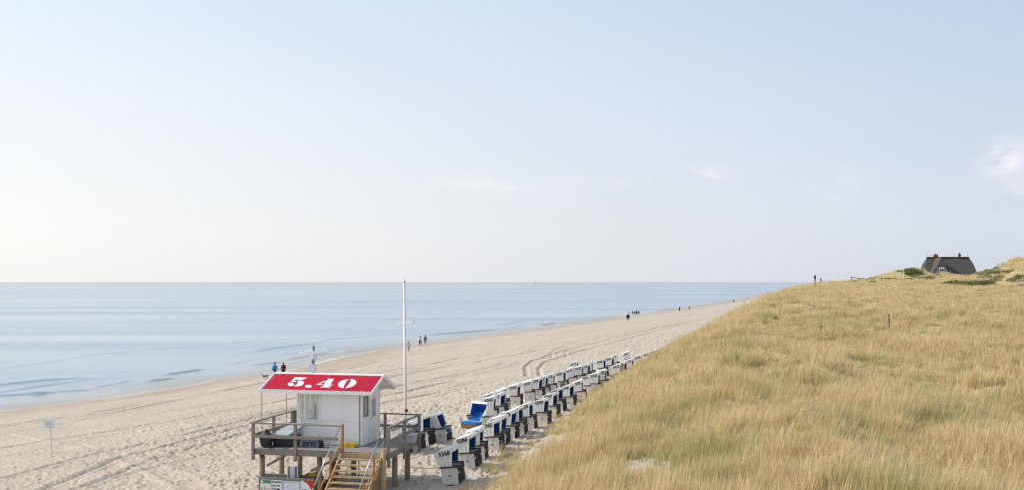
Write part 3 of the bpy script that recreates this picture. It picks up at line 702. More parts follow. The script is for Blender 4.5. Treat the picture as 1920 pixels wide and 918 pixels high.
def person(p, rz, h, lab, top, leg, hair=(.03, .02, .015), stride=.22, arm=.25, bag=None, group=None, skirt=None, coat=0, sleeves=True, lean=0.0):
    root = thing('person', lab, 'person', p, rz, group); k = h / 1.75
    s = stride
    J = {  # facing -y
     'pel': (0, 0, .93, .13), 'wa': (0, -.01 - lean * .3, 1.08, .125), 'ch': (0, -lean * .7, 1.28, .15), 'nk': (0, -lean, 1.47, .062), 'hd': (0, -.01 - lean, 1.53, .06),
     'h1': (0, -.02 - lean, 1.60, .095), 'h2': (0, -.01 - lean, 1.70, .085),
     'hl': (.10, 0, .88, .10), 'kl': (.10, -s * .62, .50, .068), 'al': (.10, -s * .75, .10, .045), 'tl': (.10, -s * .75 - .17, .04, .035),
     'hr': (-.10, 0, .88, .10), 'kr': (-.10, s * .30, .49, .068), 'ar': (-.10, s * 1.1, .11, .045), 'tr': (-.10, s * 1.1 - .16, .035, .035),
     'sl': (.19, -lean * .9, 1.41, .062), 'el': (.24, arm * .5, 1.13, .045), 'wl': (.25, arm * .7 - .06, .88, .033), 'fl': (.25, arm * .7 - .08, .79, .032),
     'sr': (-.19, -lean * .9, 1.41, .062), 'er': (-.24, -arm * .4, 1.13, .045), 'wr': (-.25, -arm * 1.0, .90, .033), 'fr': (-.25, -arm * 1.05, .81, .032)}
    ks = list(J); E = [('pel', 'wa'), ('wa', 'ch'), ('ch', 'nk'), ('nk', 'hd'), ('hd', 'h1'), ('h1', 'h2'), ('pel', 'hl'), ('hl', 'kl'), ('kl', 'al'), ('al', 'tl'), ('pel', 'hr'), ('hr', 'kr'), ('kr', 'ar'), ('ar', 'tr'),
      ('ch', 'sl'), ('sl', 'el'), ('el', 'wl'), ('wl', 'fl'), ('ch', 'sr'), ('sr', 'er'), ('er', 'wr'), ('wr', 'fr')]
    def grow(keys, nm, m, dr=0.0, scale=1.0):
        idx = {a: i for i, a in enumerate(keys)}
        ch = [(J[a][0] * k, J[a][1] * k, J[a][2] * k, (J[a][3] * scale + dr) * k) for a in keys]
        o = skinmesh(ch, [(idx[a], idx[b]) for a, b in E if a in idx and b in idx], nm, m); o.parent = root; return o
    grow(ks, 'body', SKIN)
    mt = mat('cloth_top', top, .85); ml = mat('cloth_legs', leg, .85); mh = mat('hair', hair, .8)
    tk = ['wa', 'ch', 'pel', 'sl', 'sr'] + (['el', 'er', 'wl', 'wr'] if sleeves else [])
    grow(tk, 'jacket' if sleeves else 'shirt', mt, .022 + coat)
    grow(['pel', 'hl', 'kl', 'al', 'hr', 'kr', 'ar'], 'trousers', ml, .014)
    if skirt:
        MB().tube([(0, 0, 1.05 * k), (0, -.02, .8 * k), (0, -.03, .58 * k)], [.15, .20, .25], 12).build('dress', mat('cloth_dress', skirt, .9), root, True)
    hm = MB().ell((0, (.025 - lean) * k, 1.665 * k), (.105 * k, .115 * k, .115 * k), 10, 8).build('hair', mh, root, True)
    f = MB().ell((0, (-.118 - lean) * k, 1.62 * k), (.016, .02, .022), 6, 4)
    f.build('nose', SKIN, root)
    if bag: MB().ell((0, .20, 1.25), (.16, .13, .25), 10, 8).build('rucksack', mat('cloth_bag', bag, .8), root, True)
    return root
def shorept(px, py): return ground(px, py)
person(ground(515.5, 707), R(150), 1.78, 'walker in a bright blue jacket by the water, behind the red roof', (.03, .25, .60), (.03, .035, .06), bag=(.02, .25, .62), stride=.15)
person(ground(531.5, 707), R(190), 1.74, 'walker in a black and dark red jacket beside the blue one', (.30, .025, .03), (.018, .018, .022), arm=.5, stride=.2, bag=(.03, .01, .015))
person(ground(766, 658), R(160), 1.62, 'woman in a lilac dress walking on the sand right of the flagpole', (.50, .36, .50), (.45, .33, .30), skirt=(.50, .36, .50), sleeves=False, stride=.12)
person(ground(788, 647.5), R(200), 1.80, 'walker in a white top and black trousers at the waterline', (.72, .72, .74), (.02, .02, .03), stride=.3)
person(ground(797.5, 645), R(185), 1.74, 'walker in grey clothes just right of the one in white', (.14, .14, .18), (.10, .11, .16), stride=.12)
person(ground(1176.2, 599.6), R(175), 1.70, 'shorter walker all in black, left one of the close pair', (.012, .012, .016), (.015, .015, .02), group=None, coat=.03)
person(ground(1178.6, 599.8), R(180), 1.88, 'taller walker all in black, right one of the close pair', (.012, .012, .016), (.015, .015, .02), coat=.03)
person(ground(1274, 583.2), R(180), 1.84, 'lone walker in dark clothes standing at the water beyond the groyne', (.02, .025, .035), (.02, .02, .03), coat=.02, stride=.05)
person(ground(1292.5, 581.2), R(140), 1.70, 'walker with a dark head and pink legs near the surf', (.20, .10, .12), (.48, .24, .24), stride=.15)
person(ground(1375.5, 566.5), R(180), 1.72, 'small far walker in dark blue at the bend of the shore', (.03, .04, .10), (.03, .03, .05))
person(ground(1397.5, 566.8), R(200), 1.75, 'small far walker in white beside the grassy edge of the beach', (.75, .72, .68), (.72, .70, .66), sleeves=True)
person(ground(1395.0, 567.2), R(170), 1.55, 'small far figure in beige left of the one in white', (.38, .29, .20), (.40, .32, .25))
person(ground(1437, 549.5), R(180), 1.75, 'tiny distant figure in black on the far beach', (.02, .02, .03), (.02, .02, .03), coat=.05)
person(ground(1441, 549.2), R(180), 1.70, 'tiny distant figure in pale clothes on the far beach', (.6, .58, .55), (.3, .3, .3), coat=.05)
# the dog
dg = ground(498, 709); dog = thing('dog', 'small black and white dog trotting ahead of the two walkers', 'dog', dg, R(200)); dog.scale = (.75, .75, .75)
FURB = mat('black_fur', (.02, .02, .022), .9); FURW = mat('white_fur', (.7, .68, .64), .9)
c_ = [(0, 0, .42, .11), (.22, 0, .43, .12), (.40, 0, .50, .08), (.50, 0, .60, .07), (.62, 0, .60, .04), (-.22, 0, .44, .10), (-.40, 0, .52, .03), (-.50, 0, .60, .02),
      (.24, .08, .30, .045), (.30, .08, .15, .03), (.27, .08, .02, .028), (.24, -.08, .30, .045), (.20, -.08, .15, .03), (.22, -.08, .02, .028),
      (-.22, .08, .30, .06), (-.30, .08, .17, .03), (-.26, .08, .02, .028), (-.22, -.08, .30, .06), (-.26, -.08, .17, .03), (-.18, -.08, .02, .028)]
b_ = skinmesh(c_, [(0, 1), (1, 2), (2, 3), (3, 4), (0, 5), (5, 6), (6, 7), (1, 8), (8, 9), (9, 10), (1, 11), (11, 12), (12, 13), (5, 14), (14, 15), (15, 16), (5, 17), (17, 18), (18, 19)], 'body', FURB); b_.parent = dog
b_ = MB().ell((.40, 0, .47), (.09, .1, .12), 8, 6).build('white_chest', FURW, dog, True)
MB().prism([(.47, .64), (.52, .64), (.48, .74)], .03, .06).prism([(.47, .64), (.52, .64), (.48, .74)], -.06, -.03).build('ears', FURB, dog)

# ================================================================ information sign far left on the sand
sg = ground(97, 848); hs = CAM_Z - (785 - HOR) * sg.y / F - sg.z; kk = sg.y / F
sgn = thing('beach_sign', 'small pale board on a slim white pole standing alone on the sand at far left', 'sign', sg, R(-4))
MB().tube([(0, 0, -.5), (-.10, 0, hs * .97)], .035, 8).build('pole', WHITE_OLD, sgn)
bd = MB().box(-.10 - .31, -.10 + .28, -.07, -.04, hs - .47, hs).build('board', mat('pale_blue_board', (.80, .85, .86), .5, .1, 5), sgn)
MB().box(-.41, .18, -.08, -.03, hs, hs + .03).box(-.44, -.411, -.08, -.03, hs - .50, hs + .03).box(.181, .21, -.08, -.03, hs - .50, hs + .03).box(-.41, .18, -.08, -.03, hs - .50, hs - .47).build('board_frame', WHITE, bd)
for i, (w_, z_) in enumerate(((.36, .13), (.42, .21), (.30, .29), (.38, .37))):
    MB().box(-.115 - w_ / 2, -.115 + w_ / 2, -.077, -.072, hs - z_ - .018, hs - z_).build('text_line', GREYP, bd)

# ================================================================ tall flagpole behind the platform
FD = 47.0; fx = (762 - 960) / F * FD; fz = lz(fx, FD); ftop = CAM_Z + (HOR - 525) / F * FD - fz
flag = thing('flagpole', 'tall white flagpole with a crossbar standing on the sand behind the platform', 'flagpole', (fx, FD, fz))
tx = -4.2 / F * FD
MB().tube([(0, 0, -.6), (tx * .45, 0, ftop * .45), (tx, 0, ftop)], [.085, .075, .052], 12).build('pole', WHITE, flag, True)
MB().tube([(tx, 0, ftop - .05), (tx, 0, ftop + .03)], [.09, .05], 10).build('cap', WHITE, flag)
yz = CAM_Z - (604 - HOR) / F * FD - fz; yx = tx * yz / ftop
MB().bar((yx - .40, .16, yz - .06), (yx + .44, -.16, yz + .06), .12, .13).build('crossbar', WHITE, flag)
hl = MB()
for (a, b_) in (((yx - .38, .15, yz), (tx, 0, ftop - 1.5)), ((yx + .42, -.15, yz), (tx, 0, ftop - 1.5)), ((yx - .36, .15, yz), (-.3, .1, .8)), ((yx + .36, -.15, yz), (.05, -.1, 1.0))):
    hl.tube([a, b_], .008, 4)
hl.build('halyards', WHITE_OLD, flag)
rz_ = CAM_Z - (769 - HOR) / F * FD - fz
MB().tube([(tx * .13, 0, rz_ - .05), (tx * .15, 0, rz_ + .08)], .092, 12).build('red_band', REDP, flag)
MB().box(-.09, .06, -.13, -.08, rz_ - .55, rz_ - .35).build('cleat', STEEL, flag)

# ================================================================ platform and hut: local frame a (right), b (away), z (up)
TH = R(13); OX, OY = -5.10, 40.5; ZD = 4.80
AX = Vector((math.cos(TH), -math.sin(TH))); BX = Vector((math.sin(TH), math.cos(TH)))
def a_at(px, b):
    k = (px - 960) / F
    return (k * (OY + b * BX.y) - OX - b * BX.x) / (AX.x - k * AX.y)
def Y_at(a, b): return OY + a * AX.y + b * BX.y
def z_at(a, b, py): return CAM_Z - (py - HOR) * Y_at(a, b) / F          # world height
PW = 5.87; PD = 3.85
plat = thing('wooden_platform', 'weathered wooden platform on piles that carries the white hut with the red roof', 'platform', (OX, OY, 0), -TH)
# (local x = a, local y = b, local z = world z)
gz = lambda a, b: lz(OX + a * AX.x + b * BX.x, OY + a * AX.y + b * BX.y)
dk = MB(); nb = 34
for i in range(nb):
    x0 = -PW + PW * i / nb; dk.box(x0 + .006, x0 + PW / nb - .006, .02, PD, ZD - .045, ZD - random.uniform(0, .006))
dk.build('deck', DECKWOOD, plat)
fr = MB()
fr.box(-PW, 0, -.05, 0, ZD - .24, ZD - .012).box(-PW, 0, PD, PD + .05, ZD - .24, ZD - .012)
fr.box(-.002, .048, -.05, PD + .05, ZD - .26, ZD - .01).box(-PW - .05, -PW - .003, -.05, PD + .05, ZD - .24, ZD - .01)
for b_ in (.25, 1.3, 2.4, 3.5): fr.box(-PW + .05, -.05, b_ - .06, b_ + .06, ZD - .28, ZD - .048)
fr.build('frame_beams', GREYWOOD, plat)
for px, b_ in ((491, .25), (599, .25), (712, .25), (740, 1.9), (764, 3.55), (528, 3.5), (562, 3.5), (663, 3.5), (625, 1.9)):
    a = a_at(px, b_); a = min(a, -.12)
    MB().tube([(a, b_, gz(a, b_) - .6), (a + .01, b_, ZD - .27)], [.125, .115], 12).build('pile', PILE, plat, True)
MB().bar((a_at(585, .4), .3, ZD - .9), (a_at(640, .4), .3, ZD - .27), .09, .12).build('brace', GREYWOOD, plat)
MB().bar((-PW + .45, .25, ZD - .75), (-PW + 1.3, .25, ZD - .28), .08, .1).build('brace', GREYWOOD, plat)
# railings
RZ = ZD + 1.08
def railing(pts, name='railing', mids=(.55,), posts=None, low=.45, m=GREYWOOD):
    o = bpy.data.objects.new(name, None); COL.objects.link(o); o.parent = plat
    for (a, b_) in (posts or pts):
        MB().box(a - .055, a + .055, b_ - .055, b_ + .055, ZD - low, RZ - .03).build('post', m, o)
    for (a, b_), (c_, d_) in zip(pts[:-1], pts[1:]):
        off = Vector((0, 0, 0)); 
        MB().bar((a, b_, RZ), (c_, d_, RZ), .13, .05).build('top_rail', m, o)
        for h in mids:
            nrm = Vector((d_ - b_, -(c_ - a), 0)).normalized() * .075
            MB().bar(Vector((a, b_, ZD + h)) + nrm, Vector((c_, d_, ZD + h)) + nrm, .035, .13).build('middle_rail', m, o)
aS0 = a_at(636, -.06); aS1 = a_at(724, -.06)
aM = a_at(554, -.1)
railing([(-PW - .02, -.11), (aS0, -.11)], posts=[(-PW + .0, -.11), (aM, -.11)])
railing([(-PW - .11, -.1), (-PW - .11, PD)], posts=[(-PW - .11, 2.0), (-PW - .11, PD)])
railing([(-PW - .11, PD + .11), (a_at(556, PD) - .0, PD + .11)], posts=[(a_at(552, PD), PD + .11)], mids=())
railing([(.11, -.08), (.11, PD)], posts=[(.11, -.06), (.11, 1.9), (.11, PD)], low=.55)
railing([(a_at(714, PD + .1), PD + .11), (.1, PD + .11)], posts=[(a_at(722, PD + .1), PD + .11)])
# staircase
st = bpy.data.objects.new('staircase', None); COL.objects.link(st); st.parent = plat
sa0 = a_at(641, -.1); sa1 = a_at(717, -.1); NT = 10; RISE = .19; RUN = .255
gs = gz((sa0 + sa1) / 2, -2.6)
slope_end = lambda k: (-.12 - RUN * k, ZD - RISE * k)
for a in (sa0, sa1):
    b1, z1 = slope_end(NT + .4)
    MB().bar((a, -.08, ZD - .10), (a, b1, z1 - .10), .06, .26, up=(0, 0, 1)).build('stringer', NEWWOOD, st)
for k in range(1, NT + 1):
    b1, z1 = slope_end(k)
    MB().box(sa0 + .03, sa1 - .03, b1 - .14, b1 + .13, z1 - .045, z1).build('tread', NEWWOOD, st)
MB().box(sa0 - .05, sa1 + .1, -.13, -.052, ZD - .20, ZD - .005).build('top_board', NEWWOOD, st)
MB().tube([(sa1 + .10, -.22, gz(sa1, 0) - .4), (sa1 + .10, -.22, ZD + .20)], .10, 12).build('newel', NEWWOOD, st, True)
MB().box(sa0 - .13, sa0 - .03, -.20, -.10, ZD - .35, ZD + .18).build('newel', GREYWOOD, st)
for a, hh in ((sa0 - .06, 1.05), (sa1 + .03, 1.02)):
    b1, z1 = slope_end(NT)
    MB().tube([(a, -.10, ZD + hh + .05), (a, b1, z1 + hh)], .028, 8).build('handrail', STEEL, st, True)
    MB().tube([(a + .04, -.10, ZD + hh - .50), (a + .04, b1, z1 + hh - .55)], .024, 8).build('lower_handrail', NEWWOOD, st, True)
    for k in (4.4, 8.6):
        bb, zz = slope_end(k); MB().box(a - .035 + .04, a + .035 + .04, bb - .04, bb + .04, zz - .35, zz + hh - .12).build('rail_post', ORANGEWOOD, st)
MB().box(sa0 - .02, sa0 + .06, -.10, -.02, ZD, ZD + 1.15).build('rail_post', ORANGEWOOD, st)

# ---------------------------------------------------------------- the hut
HB0 = 1.5; HA0 = a_at(557.5, HB0); HA1 = a_at(679, HB0); HBD = 2.1; HZ1 = 7.04
hut = thing('lifeguard_hut', 'white lifeguard hut with a red gabled roof on the wooden platform', 'hut', (OX, OY, ZD), -TH)
z0 = 0.0; zt = HZ1 - ZD
bR0, bR1 = HB0 - .38, HB0 - .38 + 2.85; bM = (bR0 + bR1) / 2
aR0 = a_at(488.5, bR0); aR1 = a_at(696.5, bR0)
ez = z_at(aR1, bR0, 735) - ZD; rz = z_at(aR1, bM, 703) - ZD
wx0, wx1 = a_at(563.5, HB0), a_at(598, HB0); wz0, wz1 = z_at(wx0, HB0, 787.5) - ZD, z_at(wx0, HB0, 737) - ZD - .02
wz1 = min(wz1, zt - .06)
wl = MB(); T_ = .06
wl.box(HA0, wx0, HB0, HB0 + T_, z0, zt).box(wx1, HA1, HB0, HB0 + T_, z0, zt).box(wx0, wx1, HB0, HB0 + T_, z0, wz0).box(wx0, wx1, HB0, HB0 + T_, wz1, zt)
wl.box(HA0, HA1, HB0 + HBD - T_, HB0 + HBD, z0, zt)
wl.box(HA0, HA0 + T_, HB0 + T_, HB0 + HBD - T_, z0, 1.0).box(HA0, HA0 + T_, HB0 + T_, HB0 + .22, 1.0, zt).box(HA0, HA0 + T_, HB0 + 1.9, HB0 + HBD - T_, 1.0, zt).box(HA0, HA0 + T_, HB0 + .22, HB0 + 1.9, 2.14, zt)
# right wall with openings for the small window and the door
sb0, sb1 = HB0 + .18, HB0 + .62     # window
db0, db1 = HB0 + .95, HB0 + 1.75    # door
wl.box(HA1 - T_, HA1, HB0 + T_, sb0, z0, zt).box(HA1 - T_, HA1, sb0, sb1, z0, 1.25).box(HA1 - T_, HA1, sb0, sb1, 2.05, zt).box(HA1 - T_, HA1, sb1, db0, z0, zt)
wl.box(HA1 - T_, HA1, db0, db1, 2.04, zt).box(HA1 - T_, HA1, db1, HB0 + HBD - T_, z0, zt)
k_ = (rz - ez) / (bM - bR0)
gtop = lambda b_: ez + k_ * (min(b_ - bR0, bR1 - b_)) - .07
for x0, x1 in ((HA0, HA0 + T_), (HA1 - T_, HA1)):
    wl.prism([(HB0, zt), (HB0 + HBD, zt), (HB0 + HBD, gtop(HB0 + HBD)), (bM, gtop(bM)), (HB0, gtop(HB0))], x0, x1, ax='yz')
wl.box(HA0, HA1, HB0, HB0 + HBD, .004, .03)
wall = wl.build('wall', HUTWALL, hut)
tm = MB()
mx = [a_at(p, HB0) for p in (603, 641, 677)]
for x in mx[:2]: tm.box(x - .012, x + .012, HB0 - .012, HB0 - .001, .05, zt - .02)
tm.box(HA0 + .06, HA1 - .06, HB0 - .016, HB0 - .002, 1.02, 1.075)
tm.box(HA0 - .015, HA0 + .05, HB0 - .02, HB0 - .002, .03, zt).box(HA1 - .07, HA1 + .02, HB0 - .022, HB0 - .003, .03, zt)
tm.box(HA1 + .002, HA1 + .022, HB0, HB0 + .09, .03, zt).box(HA1 + .002, HA1 + .022, HB0 + HBD - .09, HB0 + HBD, .03, zt).box(HA1 + .002, HA1 + .02, sb1 + .14, sb1 + .22, .03, zt)
tm.build('trim', WHITE, hut)
gp = MB()
for z_ in ():gp.box(mx[0] + .02, HA1 - .09, HB0 - .004, HB0 - .001, z_, z_ + .008)
gp.box(HA1 - .125, HA1 - .075, HB0 - .02, HB0 - .003, .03, zt).build('joint_strips', GREYP, hut)
def window(name, fr_mb, pane_mb, frm=WHITE):
    w_ = fr_mb.build(name, frm, hut); pane_mb.build('pane', GLASS, w_); return w_
f = MB(); f.box(wx0 - .04, wx0 + .012, HB0 - .03, HB0 - .004, wz0 - .04, wz1 + .04).box(wx1 - .012, wx1 + .05, HB0 - .03, HB0 - .004, wz0 - .04, wz1 + .04).box(wx0 + .012, wx1 - .012, HB0 - .03, HB0 - .004, wz1, wz1 + .04).box(wx0 - .06, wx1 + .07, HB0 - .045, HB0 - .004, wz0 - .085, wz0 - .01)
w_ = window('window', f, MB().box(wx0 + .004, wx1 - .004, HB0 + .01, HB0 + .018, wz0 - .008, wz1))
cu = MB()
for i, (u0, u1) in enumerate(((.02, .10), (.20, .42), (.50, .66), (.80, .97))):
    a0 = wx0 + (wx1 - wx0) * u0; a1 = wx0 + (wx1 - wx0) * u1; n = 6
    for j in range(n):
        p0 = a0 + (a1 - a0) * j / n; p1 = a0 + (a1 - a0) * (j + 1) / n
        cu.box(p0, p1, HB0 + .12 + .015 * (j % 2), HB0 + .128 + .015 * (j % 2), wz0 + .02, wz1 + .02)
cu.build('curtain', CREAM, hut)
f = MB().box(HA1 + .003, HA1 + .03, sb0 - .04, sb0 + .02, 1.21, 2.09).box(HA1 + .003, HA1 + .03, sb1 - .02, sb1 + .04, 1.21, 2.09).box(HA1 + .003, HA1 + .03, sb0 + .02, sb1 - .02, 1.21, 1.27).box(HA1 + .003, HA1 + .03, sb0 + .02, sb1 - .02, 2.03, 2.09)
window('window', f, MB().box(HA1 - .03, HA1 - .022, sb0, sb1, 1.25, 2.05), GREYWOOD)
dr = MB().box(HA1 - .03, HA1 + .012, db0 + .004, db1 - .004, .035, 1.1).box(HA1 - .03, HA1 + .012, db0 + .004, db0 + .16, 1.1, 2.03).box(HA1 - .03, HA1 + .012, db1 - .16, db1 - .004, 1.1, 2.03).box(HA1 - .03, HA1 + .012, db0 + .16, db1 - .16, 1.9, 2.03).build('door', WHITE, hut)
MB().box(HA1 - .02, HA1 - .012, db0 + .16, db1 - .16, 1.1, 1.9).build('pane', GLASS, dr)
MB().box(HA1 + .014, HA1 + .03, db0 + .05, db0 + .11, .98, 1.12).bar((HA1 + .05, db0 + .08, 1.07), (HA1 + .05, db0 + .22, 1.07), .02, .02).build('handle', STEEL, dr)
# inner left wall pane: lets light through the hut
MB().box(HA0 + .02, HA0 + .028, HB0 + .22, HB0 + 1.9, 1.0, 2.14).build('pane', GLASS, hut)
# roof: two slabs, white edge boards, red sheet with the number
rt = .045
def slab(b0, z0_, b1, z1_, nm):
    return MB().prism([(b0, z0_), (b1, z1_), (b1, z1_ - rt), (b0, z0_ - rt)], aR0, aR1, ax='yz').build(nm, WHITE, roofE)
roofE = bpy.data.objects.new('roof', None); COL.objects.link(roofE); roofE.parent = hut
slab(bR0, ez, bM, rz, 'front_slope'); slab(bM, rz, bR1, ez, 'rear_slope')
ed = MB()
for x0, x1 in ((aR0 - .05, aR0 - .002), (aR1 + .002, aR1 + .05)):
    ed.prism([(bR0 - .04, ez + .03), (bM, rz + .05), (bM, rz - .10), (bR0 - .04, ez - .11)], x0, x1, ax='yz')
    ed.prism([(bM + .001, rz + .05), (bR1 + .04, ez + .03), (bR1 + .04, ez - .14), (bM + .001, rz - .10)], x0, x1, ax='yz')
ed.box(aR0 - .05, aR1 + .05, bR0 - .045, bR0 - .002, ez - .115, ez + .032).box(aR0 - .05, aR1 + .05, bR1 + .002, bR1 + .042, ez - .15, ez + .03)
ed.prism([(bM - .09, rz - .005), (bM, rz + .055), (bM + .09, rz - .005)], aR0 - .03, aR1 + .03, ax='yz')
ed.build('edge_board', WHITE, roofE)
SL = math.hypot(bM - bR0, rz - ez); sn = (rz - ez) / SL; cs = (bM - bR0) / SL
def RP(a, v, h): return (a, bR0 + v * cs - h * sn, ez + v * sn + h * cs)    # on the front slope
sheet = MB()
nsh = 4
for i in range(nsh):
    s0 = aR0 + .05 + (aR1 - aR0 - .10) * i / nsh; s1 = aR0 + .05 + (aR1 - aR0 - .10) * (i + 1) / nsh
    vs_ = [RP(s0 + .002, .06, .004), RP(s1 - .002, .06, .004), RP(s1 - .002, SL - .10, .004), RP(s0 + .002, SL - .10, .004)]
    vt = [RP(s0 + .002, .06, .014), RP(s1 - .002, .06, .014), RP(s1 - .002, SL - .10, .014), RP(s0 + .002, SL - .10, .014)]
    sheet.add(vs_ + vt, [(3, 2, 1, 0), (4, 5, 6, 7), (0, 1, 5, 4), (1, 2, 6, 5), (2, 3, 7, 6), (3, 0, 4, 7)])
red = sheet.build('red_sheet', REDROOF, roofE)
bl_ = MB()
for a, v in ((.3, .12), (.3, SL - .2), (2.6, SL - .18), (4.6, .12), (2.0, .1), (4.6, SL - .2)): bl_.ell(RP(aR0 + a, v, .02), (.022, .022, .015), 8, 4)
bl_.build('bolt', WHITE, red)
glyph = [
 [[(300, 188), (590, 192), (500, 238), (292, 246), (265, 262), (330, 266), (312, 292), (198, 292), (245, 240)],
  [(345, 285), (375, 262), (440, 258), (498, 275), (515, 305), (495, 340), (440, 368), (350, 384), (268, 384), (330, 345), (378, 305)],
  [(200 + 78 * math.cos(a), 345 + 36 * math.sin(a)) for a in np.linspace(0, 6.283, 17)[:-1]]],
 [[(620 + 82 * math.cos(a), 378 + 32 * math.sin(a)) for a in np.linspace(0, 6.283, 17)[:-1]]],
 [[(800, 340), (1010, 250), (1028, 262), (892, 322), (962, 322), (948, 342)], [(1105, 203), (1232, 203), (1148, 330), (1202, 330), (1190, 350), (1128, 350), (1106, 372), (1162, 374), (1140, 392), (905, 392), (925, 374), (962, 370), (1035, 262)]],
 [[(1605, 203), (1550, 213), (1440, 228), (1350, 275), (1328, 322), (1345, 365), (1400, 388), (1480, 396), (1462, 368), (1540, 236)], [(1622, 203), (1700, 206), (1768, 238), (1768, 290), (1700, 348), (1600, 382), (1500, 396), (1538, 368), (1642, 236)]]]
for gi_, polys in enumerate(glyph):
    gm_ = MB()
    for poly in polys:
        pts = []
        for (x, y) in poly:
            px, py = 530 + x / 12.8, 695 + y / 12.8
            v = SL * (467 - y) / 367.0
            bb = bR0 + v * cs
            pts.append((a_at(px, bb), v))
        if sum(p[0] * q[1] - q[0] * p[1] for p, q in zip(pts, pts[1:] + pts[:1])) < 0: pts.reverse()
        n = len(pts); gm_.add([RP(a, v, .016) for a, v in pts] + [RP(a, v, .022) for a, v in pts], [tuple(range(n, 2 * n))] + [(i, (i + 1) % n, (i + 1) % n + n, i + n) for i in range(n)])
    gm_.build('roof_numeral', mat('white_lettering', (.78, .80, .83), .45), roofE)
for px, b_ in ((491, bR0 + .05), (537, bR1 - .1)):
    a = a_at(px, b_); MB().tube([(a, b_, .0), (a, b_, ez - .1)], .016, 6).build('awning_pole', PILE, hut)
MB().box(HA1 + .0, HA1 + .02, bM - .02, bM + .02, zt + .25, rz - .1).build('gable_hook', STEEL, hut)
# chair seen through the window
ch = thing('lounge_chair', 'grey round backed chair inside the hut behind the front window', 'chair', (OX, OY, ZD), -TH)
ca = a_at(593, HB0 + .7)
MB().ell((ca, HB0 + .7, 1.28), (.30, .05, .36), 16, 10).build('backrest', GREYP, ch, True)
MB().ell((ca, HB0 + .95, .62), (.28, .26, .07), 14, 6).build('seat', GREYP, ch, True)
for i, j in ((-1, -1), (1, -1), (1, 1), (-1, 1)): MB().tube([(ca + .2 * i, HB0 + .95 + .18 * j, .03), (ca + .18 * i, HB0 + .95 + .15 * j, .6)], .018, 6).build('leg', STEEL, ch)

# mast with sensor boxes behind the hut
ma_b = PD - .05; ma_a = a_at(588, ma_b)
mast = thing('sensor_mast', 'grey mast with three boxes rising behind the red roof', 'mast', (OX, OY, ZD), -TH)
zz_ = lambda py: z_at(ma_a, ma_b, py) - ZD
MB().tube([(ma_a, ma_b, 0), (ma_a, ma_b, zz_(648))], [.055, .045], 8).build('pole', DARK, mast)
q_ = Y_at(ma_a, ma_b) / F
for (x0, x1, y0, y1, m_) in ((-7.5, 6.5, 681, 696, LGREY), (-6.5, 3, 656, 670, BOARDW), (2, 7, 663, 673, LGREY)):
    MB().box(ma_a + x0 * q_, ma_a + x1 * q_, ma_b - .16, ma_b - .045, zz_(y1), zz_(y0)).build('sensor_box', m_, mast)
MB().tube([(ma_a, ma_b, zz_(655)), (ma_a + .0, ma_b, zz_(647))], [.06, .045], 8).build('sensor_head', GREYP, mast)
MB().tube([(ma_a - .02, ma_b - .05, zz_(680)), (ma_a - .02, ma_b - .05, zz_(674))], [.07, .055], 8).build('bracket', GREYP, mast)

# ---------------------------------------------------------------- things on the deck
def deck(name, lab, cat, a, b_, dz=0, rz=0, group=None):
    w = Vector((OX, OY)) + AX * a + BX * b_
    return thing(name, lab, cat, (w.x, w.y, ZD + dz), -TH + rz, group)
o = deck('sack', 'black sack with a knotted top at the left end of the deck', 'sack', a_at(499, .45), .45); o.scale = (.88, .88, .88)
rn = random.Random(4)
b_ = MB(); nl, na_ = 9, 16; V = []; Fc = []
prof = [(.17, 0), (.26, .08), (.30, .25), (.33, .45), (.32, .58), (.24, .66), (.16, .72), (.10, .78), (.04, .86)]
for j, (r, z_) in enumerate(prof):
    for i in range(na_):
        a = 6.283 * i / na_; rr = r * (1 + .10 * math.sin(3 * a + j) + .08 * (rn.random() - .5)); V.append((rr * math.cos(a), rr * .85 * math.sin(a), z_))
for j in range(nl - 1):
    for i in range(na_): Fc.append((j * na_ + i, j * na_ + (i + 1) % na_, (j + 1) * na_ + (i + 1) % na_, (j + 1) * na_ + i))
Fc.append(tuple(reversed(range(na_)))); Fc.append(tuple((nl - 1) * na_ + i for i in range(na_)))
b_.add(V, Fc).build('sack_body', mat('black_tarp', (.045, .05, .055), .55, .35, 5, bump=.6, bscale=9), o, True)
MB().ell((.28, -.12, .06), (.24, .10, .07), 10, 6, wob=.3).build('loose_flap', DARK, o, True)
o = deck('tub', 'black open tub under the slanting grey board on the deck', 'tub', a_at(537, .9), .9)
MB().prism([(-.46, 0), (.46, 0), (.52, .42), (-.52, .42)], -.28, .28).build('tub_body', DARK, o)
MB().box(-.55, .55, -.31, .31, .421, .47).build('rim', DARK, o)
o = deck('lid_board', 'pale blue grey board lying aslant on the black tub', 'board', a_at(537, .9), .9, .48)
MB().add([(-.52, -.34, .0), (.30, -.40, .02), (.62, .42, .36), (-.05, .44, .34), (-.52, -.34, .04), (.30, -.40, .06), (.62, .42, .40), (-.05, .44, .38)],
         [(3, 2, 1, 0), (4, 5, 6, 7), (0, 1, 5, 4), (1, 2, 6, 5), (2, 3, 7, 6), (3, 0, 4, 7)]).build('panel', mat('blue_grey_sheet', (.42, .48, .52), .4, .1, 5), o)
MB().bar((-.05, .46, .385), (.62, .44, .405), .04, .05).build('edge_strip', WHITE, o)
o = deck('timber_trestle', 'light brown timber trestle behind the black tub on the deck', 'trestle', a_at(520, 2.3), 2.3)
MB().bar((-.55, 0, .05), (1.1, .9, .62), .07, .12).build('plank', NEWWOOD, o)
MB().box(-.1, .9, -.1, -.02, .42, .50).build('crossbar', NEWWOOD, o)
for x in (-.05, .82): MB().box(x - .03, x + .03, -.09, -.03, 0, .42).build('leg', NEWWOOD, o)
